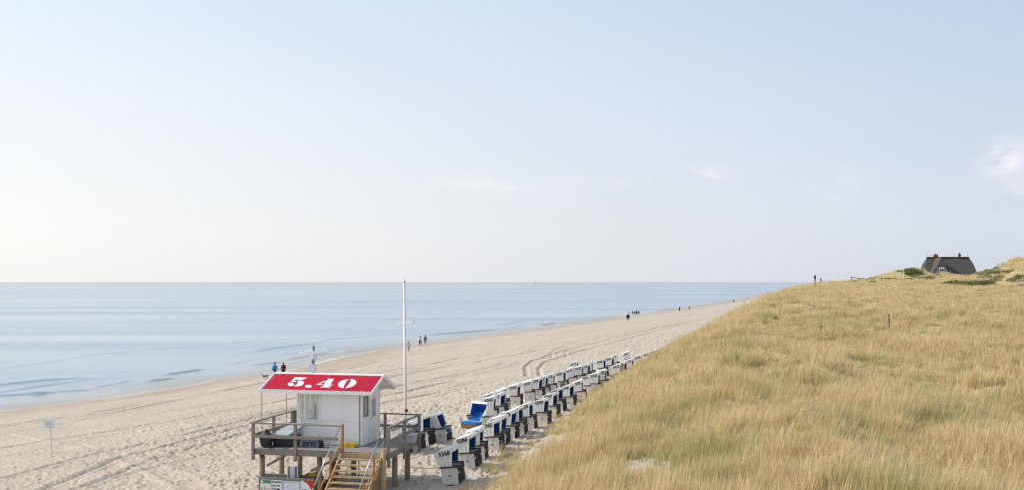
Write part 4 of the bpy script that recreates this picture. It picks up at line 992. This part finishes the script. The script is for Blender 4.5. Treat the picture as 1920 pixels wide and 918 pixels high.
o = deck('crate', 'grey crate lettered upside down standing in front of the hut wall', 'crate', a_at(584.5, .85), .85)
cb = MB().box(-.45, .38, -.17, .17, 0, .34).box(-.47, .40, -.19, .19, .341, .375).build('crate_body', mat('blue_grey_plastic', (.17, .19, .235), .5, .15, 4), o)
MB().box(.385, .46, -.15, .15, .03, .37).box(.465, .50, -.06, .10, .0, .2).build('side_hinge', DARK, o)
text_obj('lettering', 'GLAS', .27, INK, o, (-.02, -.176, .16), (R(90), R(180), 0), bold=.006)
o = deck('rescue_float', 'flat yellow float lying on the deck by the hut wall', 'float', a_at(654.5, 1.22), 1.22)
MB().prism([(-.29, .02), (-.27, 0), (.25, 0), (.31, .04), (.28, .15), (.20, .175), (-.24, .165), (-.29, .12)], -.13, .13).build('float_body', YELLOW, o)
MB().box(-.05, .04, -.134, .134, .0, .18).build('strap', mat('dull_yellow_webbing', (.5, .36, .04), .8), o)
o = deck('storage_box', 'light grey box at the back right corner of the deck', 'box', a_at(765, 3.0), 3.0)
MB().prism([(-.32, 0), (.30, 0), (.35, .34), (-.36, .34)], -.26, .26).build('box_body', mat('pale_grey_plastic', (.36, .39, .41), .55, .1, 5), o)
MB().box(-.385, .375, -.285, .285, .342, .385).build('lid', LGREY, o)

# ---------------------------------------------------------------- under the platform
def under(name, lab, cat, a, b_, z_=None, rz=0):
    w = Vector((OX, OY)) + AX * a + BX * b_
    return thing(name, lab, cat, (w.x, w.y, lz(w.x, w.y) if z_ is None else z_), -TH + rz)
nbb = -.35
na0 = a_at(485, nbb); na1 = a_at(588, nbb); nzt = z_at(na0, nbb, 895); g0 = gz(na0, nbb)
o = under('notice_board', 'notice board with green, white and red panels in front of the platform', 'notice board', na0, nbb, g0)
WB = na1 - na0; ZT = nzt - g0
MB().box(0, WB, 0, .05, ZT - .85, ZT).build('back_board', GREYP, o)
MB().box(-.02, WB + .02, -.02, .07, ZT + .003, ZT + .05).build('top_frame', GREYWOOD, o)
for x in (.06, WB - .1): MB().box(x, x + .08, .055, .13, -.5, ZT).build('leg', GREYWOOD, o)
q_ = Y_at(na0, nbb) / F
def X(px): return (a_at(px, nbb) - na0)
def Z(py): return ZT - (py - 895) * q_
p1 = MB().box(X(488.5), X(508), -.012, -.002, ZT - .8, Z(897)).build('first_aid_panel', BOARDW, o)
MB().box(X(488.5), X(508), -.018, -.0125, Z(903.8), Z(898)).build('green_header', GREEN, p1)
cx, cz = X(491.5), Z(900.8); MB().box(cx - .02, cx + .02, -.023, -.0185, cz - .055, cz + .055).box(cx - .055, cx - .021, -.023, -.0185, cz - .02, cz + .02).box(cx + .021, cx + .055, -.023, -.0185, cz - .02, cz + .02).build('cross', WHITE, p1)
MB().box(X(490), X(492.5), -.018, -.013, ZT - .8, Z(911)).box(X(495.5), X(497.5), -.018, -.013, ZT - .8, Z(909)).box(X(500), X(507), -.018, -.013, Z(914), Z(912.5)).build('olive_marks', mat('olive_print', (.42, .45, .16), .6), p1)
p2_ = MB().box(X(509), X(528.6), -.012, -.002, ZT - .8, Z(897)).build('readings_panel', BOARDW, o)
for i, (txt, py) in enumerate((('Wind', 900.6), ('Luft', 907.4), ('Wasser', 913.8))):
    text_obj('lettering', txt, .115, INK, p2_, (X(510), -.014, Z(py)), (R(90), 0, 0), align='LEFT', bold=.002)
    MB().box(X(519.8), X(527.8 if i == 0 else 525), -.018, -.013, Z(py + 1.1), Z(py - 1.1)).build('display', INK, p2_)
p3_ = MB().box(X(530), X(564), -.012, -.002, ZT - .8, Z(898)).build('rules_panel', mat('pale_blue_paper', (.66, .73, .78), .5), o)
MB().box(X(531.8), X(532.5), -.017, -.0125, ZT - .8, Z(900)).box(X(561.8), X(562.5), -.017, -.0125, ZT - .8, Z(900)).box(X(532.5), X(561.8), -.017, -.0125, Z(900.7), Z(900)).build('border', GREYP, p3_)
tl = MB()
for py, w_ in ((904.5, 16), (908, 22), (911.5, 22), (915, 16)): tl.box(X(547 - w_ / 2), X(547 + w_ / 2), -.016, -.0125, Z(py + .5), Z(py - .2))
tl.build('text_lines', mat('pale_print', (.42, .50, .55), .6), p3_)
p4_ = MB().box(X(565), X(587.5), -.012, -.002, ZT - .8, Z(895.5)).build('flag_panel', BOARDW, o)
MB().prism([(X(567), Z(895.6)), (X(587.4), Z(895.6)), (X(587.4), Z(908)), (X(583.5), Z(912)), (X(578), Z(902))][::-1], -.018, -.0125).build('red_corner', mat('red_print', (.50, .03, .03), .5), p4_)
text_obj('lettering', 'CITY P', .115, INK, p4_, (X(565.8), -.014, Z(913.7)), (R(90), 0, 0), align='LEFT', bold=.002)
# beam, cabinet, yellow cover, red board below the deck
bb_ = .62; o = under('low_beam', 'low grey timber beam lying behind the notice board under the platform', 'beam', a_at(540, bb_), bb_, 0)
zb_ = z_at(a_at(540, bb_), bb_, 891)
MB().box(a_at(493, bb_) - a_at(540, bb_), a_at(605, bb_) - a_at(540, bb_), -.05, .10, zb_ - .12, zb_ + .05).build('beam', GREYWOOD, o)
for px in (498, 590): x = a_at(px, bb_) - a_at(540, bb_); MB().box(x - .05, x + .05, -.04, .09, gz(a_at(px, bb_), bb_) - .3, zb_ - .121).build('support', GREYWOOD, o)
bb_ = .1; ac = a_at(549, bb_); o = under('meter_cabinet', 'small white cabinet with brown sides above the notice board', 'cabinet', ac, bb_, gz(ac, bb_))
q_ = Y_at(ac, bb_) / F; zc0 = z_at(ac, bb_, 896) - gz(ac, bb_); zc1 = z_at(ac, bb_, 874) - gz(ac, bb_)
MB().box(-11 * q_, 10.5 * q_, 0, .2, zc0, zc1 - .02).build('cabinet_body', mat('brown_panel', (.24, .19, .17), .7), o)
MB().box(-5.5 * q_, 4.5 * q_, -.03, -.002, zc0 + .02, zc1 + .02).build('cabinet_door', mat('pale_metal', (.60, .64, .72), .4), o)
MB().box(-11.5 * q_, -9.2 * q_, -.02, -.002, zc0, zc1).box(9 * q_, 11 * q_, -.02, -.002, zc0, zc1).build('edge', WHITE_OLD, o)
for x in (-.2, .16): MB().box(x, x + .06, .07, .13, -.4, zc0 - .002).build('leg', GREYWOOD, o)
bb_ = .75; ac = a_at(582, bb_); o = under('yellow_cover', 'folded yellow cover lying on the low beam under the platform', 'cover', ac, bb_, zb_ + .052)
MB().prism([(-.24, 0), (.32, 0), (.34, .08), (.2, .12), (-.05, .07), (-.2, .03)], -.16, .12).build('folded_sheet', YELLOW, o)
MB().box(-.1, -.05, -.165, .125, .0, .09).build('tie', DARK, o)
bb_ = .95; ac = a_at(612, bb_); gb = gz(ac, bb_); o = under('rescue_board', 'red rescue board leaning on its side under the stairs', 'rescue board', ac, bb_, gb)
MB().prism([(-.62, -.1), (.10, -.1), (.62, .95), (.55, 1.05), (.42, 1.02), (-.1, .22), (-.2, .5), (-.3, 1.05), (-.42, 1.02)], -.05, .05).build('board_body', REDP, o)
MB().prism([(-.40, 1.0), (-.28, 1.03), (-.22, 1.32), (-.34, 1.34)], -.06, .06).build('black_grip', DARK, o)
# wire fence panel under the deck behind the stairs, with a coil of cable
bb_ = 1.6; a0 = a_at(633, bb_); a1 = a_at(712, bb_); o = under('wire_fence', 'wire mesh fence panel seen between the stair treads', 'wire fence', a0, bb_, 0)
wf = MB(); zg = gz(a0, bb_) - .1; wdt = a1 - a0; Ht = ZD - .3 - zg
n = int((wdt + Ht) / .14)
for i in range(n):
    s0 = i * .14
    for sg_ in (1, -1):
        x0 = s0; pts = []
        u0 = max(0, s0 - wdt); u1 = min(s0, Ht)
        if u1 <= u0: continue
        xa, xb = s0 - u0, s0 - u1
        if sg_ < 0: xa, xb = wdt - xa, wdt - xb
        wf.bar((xa, .004 * sg_, zg + u0), (xb, .004 * sg_, zg + u1), .007, .007)
wf.build('mesh', STEEL, o)
for x in (0, wdt * .5, wdt): MB().tube([(x, .03, zg - .2), (x, .03, zg + Ht)], .025, 6).build('post', PILE, o)
ac = a_at(650, 1.4); zc = z_at(ac, 1.4, 867); o = under('cable_coil', 'black coil of cable hanging on the wire mesh behind the stairs', 'cable', ac, 1.5, zc)
cp = [(.10 * math.cos(a) + .035 * a - .12, .0, .08 * math.sin(a * 1.0) - .02 * a + .06) for a in np.linspace(0, 12, 50)]
MB().tube(cp, .014, 5).build('cable', DARK, o, True)

# ================================================================ the hooded beach chairs
HX = .0
def chair_proto(kind, hx_tilt=0.0, blue=BLUE, fp=.72, name='beach_chair'):
    root = thing(name, 'x', 'beach chair')
    w2 = .60
    # lower box: two boarded sides, back, floor
    def side(y0, y1):
        mb = MB()
        nbd = 5; xs = np.linspace(-.37, .37, nbd + 1)
        for i in range(nbd):
            mb.prism([(xs[i] + .006 + .04 * 0, 0.0), (xs[i + 1] - .006, 0.0), (xs[i + 1] - .006 - .02, .72), (xs[i] + .006 - .02, .72)], y0 + (.004 if i % 2 else 0), y1)
        mb.prism([(-.362, .03), (.362, .03), (.345, .70), (-.38, .70)], y0 + .010, y1 - .010)
        return mb
    side(-w2, -w2 + .035).build('box_side', WHITE_OLD, root); side(w2 - .035, w2).build('box_side', WHITE_OLD, root)
    bk = MB()
    for i in range(7):
        y = -w2 + .04 + i * (2 * w2 - .08) / 7; bk.box(-.385, -.355, y + .004, y + (2 * w2 - .08) / 7 - .004, .02, .71)
    bk.build('box_back', WHITE_OLD, root)
    for s in (-1, 1):
        MB().box(-.41, .36, s * (w2 - .0) - .035, s * (w2 - .0) + .035, .722, .79).build('arm_rail', BEAM, root)
        MB().tube([(.30, s * (w2 - .10) , .52), (.385, s * (w2 - .10), .50), (.40, s * (w2 - .10), .50)], [.05, .055, .03], 8).build('armrest_knob', WHITE, root)
        MB().box(-.07, .07, s * (w2 + .012) - .01, s * (w2 + .012) + .01, .36, .40).build('carry_handle', BEAM, root)
    MB().box(.30, .365, -w2 + .04, w2 - .04,   .02, fp).build('front_panel', FRONT, root)
    MB().box(-.33, .295, -w2 + .04, w2 - .04, .41, .62).build('seat', blue, root)
    # hood
    hood = MB()
    P = [(-.40, .80), (.10, .80), (.17, 1.56), (.05, 1.545), (-.50, 1.40), (-.60, 1.35), (-.63, 1.27)]
    def tl(p):
        c, s = math.cos(hx_tilt), math.sin(hx_tilt); x, z = p[0] + .05, p[1] - .75
        return (x * c - z * s - .05, x * s + z * c + .75)
    Q = [tl(p) for p in P]
    hood.prism(Q, -w2, -w2 + .03); hood.prism(Q, w2 - .03, w2)
    def strip(a, b_, th=.03):
        a = Vector(a); b_ = Vector(b_); d = (b_ - a).normalized(); n = Vector((-d[1], d[0]))
        c0 = a + n * -th; c1 = b_ + n * -th
        hood.prism([tuple(a), tuple(b_), tuple(c1), tuple(c0)], -w2 + .031, w2 - .031)
    strip(Q[6], Q[0]); strip(Q[5], Q[6]); strip(Q[3], Q[5]); strip(Q[2], Q[3])
    hd_ = hood.build('hood', WICKER, root)
    # awning valance hanging over the opening
    A0 = tl((.17, 1.57)); A1 = tl((.27, 1.52)); A2 = tl((.255, 1.42))
    aw = MB().prism([A0, A1, (A1[0] - .02, A1[1] - .02), (A0[0] - .01, A0[1] - .03)], -w2, w2)
    aw.prism([A1, A2, (A2[0] - .02, A2[1]), (A1[0] - .022, A1[1] - .022)], -w2, w2)
    for s in (-w2, w2 - .012): aw.prism([tl((.172, 1.53)), tl((.25, 1.50)), tl((.24, 1.42)), tl((.16, 1.42))], s, s + .012)
    aw.build('awning', WICKER, hd_)
    # thin bead that runs round the hood edge
    MB().bar((Q[0][0], -w2 - .012, Q[0][1] + .02), (Q[1][0], -w2 - .012, Q[1][1] + .02), .02, .05).bar((Q[1][0] + .012, -w2 + .01, Q[1][1]), (Q[2][0] + .012, -w2 + .01, Q[2][1]), .045, .022).bar((Q[1][0] + .012, w2 - .01, Q[1][1]), (Q[2][0] + .012, w2 - .01, Q[2][1]), .045, .022).build('edge_bead', WHITE, hd_)
    sm_ = MB()
    m0 = ((Q[0][0] * .6 + Q[1][0] * .4), Q[0][1] + .02); m1 = tl((-.30, 1.38))
    sm_.bar((m0[0], -w2 - .003, m0[1]), (m1[0], -w2 - .003, m1[1]), .006, .012)
    m0 = ((Q[0][0] * .25 + Q[1][0] * .75), Q[0][1] + .02); m1 = tl((-.02, 1.46)); sm_.bar((m0[0], -w2 - .003, m0[1]), (m1[0], -w2 - .003, m1[1]), .006, .010)
    sm_.build('seam', mat('seam_grey', (.38, .36, .34), .8), hd_)
    ln = MB(); i0, i1 = -w2 + .035, w2 - .035
    R_ = [tl(p) for p in ((-.36, .82), (.085, .82), (.15, 1.50), (.03, 1.49), (-.49, 1.35), (-.58, 1.27))]
    ln.prism(R_, i0, i0 + .012); ln.prism(R_, i1 - .012, i1)
    def strip2(a, b_):
        a = Vector(a); b_ = Vector(b_); d = (b_ - a).normalized(); n = Vector((-d[1], d[0])) * -.02
        ln.prism([tuple(a), tuple(b_), tuple(b_ + n), tuple(a + n)], i0 + .013, i1 - .013)
    strip2(R_[5], R_[0]); strip2(R_[4], R_[5]); strip2(R_[3], R_[4])
    ln.prism([tl((-.34, .54)), tl((-.22, .54)), tl((-.34, 1.1)), tl((-.50, 1.1))], i0 + .02, i1 - .02)
    ln.build('lining', blue, root)
    return root
def copy_tree(o, parent=None):
    c = o.copy(); COL.objects.link(c)
    if parent: c.parent = parent
    for ch_ in list(o.children): copy_tree(ch_, c)
    return c
PROTO = chair_proto('std'); used = {'std': False, 'back': False}
PROTOB = chair_proto('back', hx_tilt=R(24), fp=.40)
WORD = {}
def place(p, rz, pitch, num, lab, group, kind='std', roll=0.0, numsize=.20):
    src = PROTO if kind == 'std' else PROTOB
    c = src if not used[kind] else copy_tree(src)
    used[kind] = True; c['__x'] = 1; del c['__x']
    c.location = p; c.rotation_euler = (roll, pitch, rz); c['label'] = lab; c['group'] = group; c['category'] = 'beach chair'
    NUMS.append((c, num, kind))
    return c
NUMS = []
near = 'beach chairs of the near row along the dune'; farr = 'beach chairs of the far row'; left = 'beach chairs beside the platform'
ddeg = random.Random(5)
def base_of(px, py):   # the base centre of the side, seen at the pixel
    p = ground(px, py); return p
def from_top(px, py): return at_height(px, py, 1.50)
def addc(p, phi, num, lab, grp, kind='std', pitch=None, sink=.03):
    # p is the middle of the near side of the box; the chair centre is .6 m behind it
    rz = -R(phi); c = Vector((math.sin(R(phi)) * .6 , math.cos(R(phi)) * .6, 0))
    q = Vector((p.x + c.x, p.y + c.y, 0)); q.z = min(lz(q.x, q.y), p.z + .1, 3.3) - sink
    pt = -R(ddeg.uniform(-1, 7)) if pitch is None else pitch
    return place(q, rz, pt, num, lab, grp, kind, roll=R(ddeg.uniform(-1.5, 1.5)))
B = [ # near row: (kind of fix, px, py, phi, number, label)
 ('b', 845, 906, 9, '5368', 'white beach chair numbered 5368, frontmost of the near row'),
 ('b', 877.5, 877, 9, '5284', 'white beach chair numbered 5284, second of the near row'),
 ('b', 896, 862, 10, '5366', 'beach chair with half hidden number 5366 between 5284 and 5362'),
 ('b', 924.5, 845, 12, '5362', 'white beach chair numbered 5362 with a long white hood edge'),
 ('b', 936, 834, 12, '5360', 'beach chair numbered 5360 directly behind 5362'),
 ('b', 953, 822, 12, '5358', 'beach chair numbered 5358 behind 5360, mostly hidden'),
 ('b', 972, 814, 13, '5356', 'white beach chair showing the digits 56, third before the grass hides the boxes'),
 ('b', 991, 804, 13, '5354', 'white beach chair showing the digits 54, standing right before chair 5359'),
 ('b', 1015.5, 795, 13, '5359', 'white beach chair numbered 5359 where the near row meets the grass'),
 ('t', 1033, 738, 12, '5357', 'beach chair just beyond 5359, its box deep in grass'),
 ('t', 1046, 729, 12, '5342', 'beach chair with the digits 42 showing in the near row'),
 ('t', 1066, 722, 12, '5340', 'white beach chair numbered 5340 above the grass edge'),
 ('t', 1090, 713, 10, '5338', 'white beach chair numbered 5338, box hidden by grass'),
 ('t', 1106, 703, 10, '5330', 'beach chair numbered 5330, only its hood showing behind 5332'),
 ('t', 1118, 702, 11, '5332', 'white beach chair numbered 5332 half sunk behind the grass'),
 ('t', 1131, 695, 14, '5328', 'beach chair beyond 5332, a narrow sliver above the grass'),
 ('t', 1161, 682, 14, '5322', 'white beach chair numbered 5322 standing apart at the grass edge'),
 ('t', 1170, 681, 16, '5320', 'beach chair directly behind 5322 showing only its blue opening'),
 ('t', 1183, 675, 14, '5316', 'white beach chair numbered 5316 between 5322 and 5306'),
 ('t', 1202, 667.5, 12, '5306', 'white beach chair numbered 5306 near the far end of the near row'),
 ('t', 1217, 660.5, 10, '5312', 'white beach chair numbered 5312, last but one of the near row'),
 ('t', 1230, 656, 10, '5310', 'farthest beach chair of the near row, a hood tip above the grass'),
 # far row
 ('b', 921, 789, 8, '5343', 'beach chair numbered 5343 right behind the open blue chair'),
 ('b', 935, 781, 9, '5341', 'beach chair showing 41, two behind the open blue chair'),
 ('t', 924, 737.5, 3, '5339', 'beach chair numbered 5339 whose hood rises behind 5341'),
 ('t', 937, 733, 3, '5337', 'beach chair numbered 5337 between 5339 and 5335'),
 ('t', 948, 729, 2, '5335', 'beach chair numbered 5335 directly left of 5333'),
 ('b', 966, 760.5, 6, '5333', 'white beach chair numbered 5333 standing left of a gap'),
 ('b', 994, 752, 6, '5331', 'white beach chair numbered 5331 standing right of a gap'),
 ('b', 1008, 746.5, 9, '5329', 'beach chair between 5331 and 27, box mostly hidden'),
 ('b', 1020, 742, 9, '5327', 'beach chair with the digits 27 showing left of 5325'),
 ('b', 1034, 737, 9, '5325', 'white beach chair numbered 5325 at the end of its group of four'),
 ('t', 1056, 696, 9, '5323', 'white beach chair numbered 5323 with a grey green cloth on its side'),
 ('t', 1075, 689.5, 9, '5321', 'white beach chair numbered 5321 right of the one with the cloth'),
 ('t', 1088, 686, 9, '5319', 'beach chair numbered 5319 in the middle of the group of five'),
 ('t', 1100, 683, 10, '5313', 'beach chair showing 13, fourth in the group of five beyond the cloth'),
 ('t', 1109, 679, 12, '5315', 'beach chair at the far end of the group of five beyond 13'),
 ('t', 1081, 678, 8, '5317', 'single beach chair standing seaward behind 5321 and 5319'),
 ('t', 1131, 673.5, 12, '5309', 'beach chair numbered 5309, first of the far group of three'),
 ('t', 1144, 669, 12, '5307', 'beach chair numbered 5307, middle of the far group of three'),
 ('t', 1156, 664.5, 10, '5305', 'beach chair numbered 5305, last of the far group of three'),
 ('t', 1180, 658.5, 6, '5301', 'white beach chair numbered 5301 standing alone at the far end')]
for i, (mode, px, py, phi, num, lab) in enumerate(B):
    p = base_of(px, py) if mode == 'b' else from_top(px, py)
    addc(p, phi + 1.5 + ddeg.uniform(-4.5, 4.5), num, lab, near if i < 22 else farr)
# open chair that faces the viewer
p = ground(903, 803)
c = place(Vector((p.x - .25, p.y + .35, lz(p.x, p.y) - .03)), -R(126), -R(3), '5345', 'open beach chair turned to the viewer with bright blue lining and seat', farr, 'back')
# chairs beside the platform
addc(ground(772, 846), 16, '5373', 'beach chair beside the platform, its blue opening right of the railing post', left, pitch=-R(5))
addc(ground(792, 834), 16, '5375', 'beach chair beside the platform with the digits 75 showing', left, pitch=-R(6))
addc(ground(826, 828), 12, '', 'beach chair beside the platform with its hood laid far back', left, 'back', pitch=-R(4))
addc(ground(752, 850), 14, '5371', 'beach chair seen through the platform railing behind the storage box', left, pitch=-R(5))
# bright parts of the open chair
oc = [n for n in NUMS if n[1] == '5345'][0][0]
for ch_ in oc.children:
    if ch_.name.split('.')[0] in ('lining', 'seat'):
        ch_.data = ch_.data.copy(); ch_.data.materials[0] = BLUE_BRIGHT
fr_ = MB()
for i in range(9): fr_.box(.382, .392, -.53 + i * .12, -.47 + i * .12, .44, .50)
fr_.build('fringe', WHITE, oc)
MB().box(.37, .92, -.56, .56, .30, .44).build('footrest', BLUE_BRIGHT, oc); MB().box(.38, .90, -.56, .56, .02, .295).build('footrest_box', mat('red_brown_wood', (.22, .11, .07), .8, .3, 4, stretch=(1, 6, 1)), oc)
for s in (1,):
    for j in range(3): MB().bar((.36 - j * .10, s * .50, .56), (-.06 - j * .10, s * .50, 1.12), .03, .03).build('armrest_strap', WHITE, oc)
# cloth on 5323
c23 = [n for n in NUMS if n[1] == '5323'][0][0]
MB().prism([(-.22, .06), (.20, .06), (.24, .70), (-.16, .66)], -.640, -.625).build('hanging_cloth', mat('grey_green_cloth', (.16, .20, .17), .9, .3, 6), c23)
# painted numbers on both hood sides
cache = {}
for c, num, kind in NUMS:
    if not num: continue
    me = cache.get(num) or text_mesh(num, .265, .003, .008); cache[num] = me
    me.materials.clear(); me.materials.append(INK)
    tl_ = R(24) if kind == 'back' else 0
    x, z_ = -.17 + .05, 1.345 - .75; cx_ = x * math.cos(tl_) - z_ * math.sin(tl_) - .05; cz_ = x * math.sin(tl_) + z_ * math.cos(tl_) + .75
    o = bpy.data.objects.new('painted_number', me); COL.objects.link(o); o.parent = [h for h in c.children if h.name.startswith('hood')][0]
    o.location = (cx_, -.606, cz_); o.rotation_euler = (R(90), -R(9) - tl_, 0)
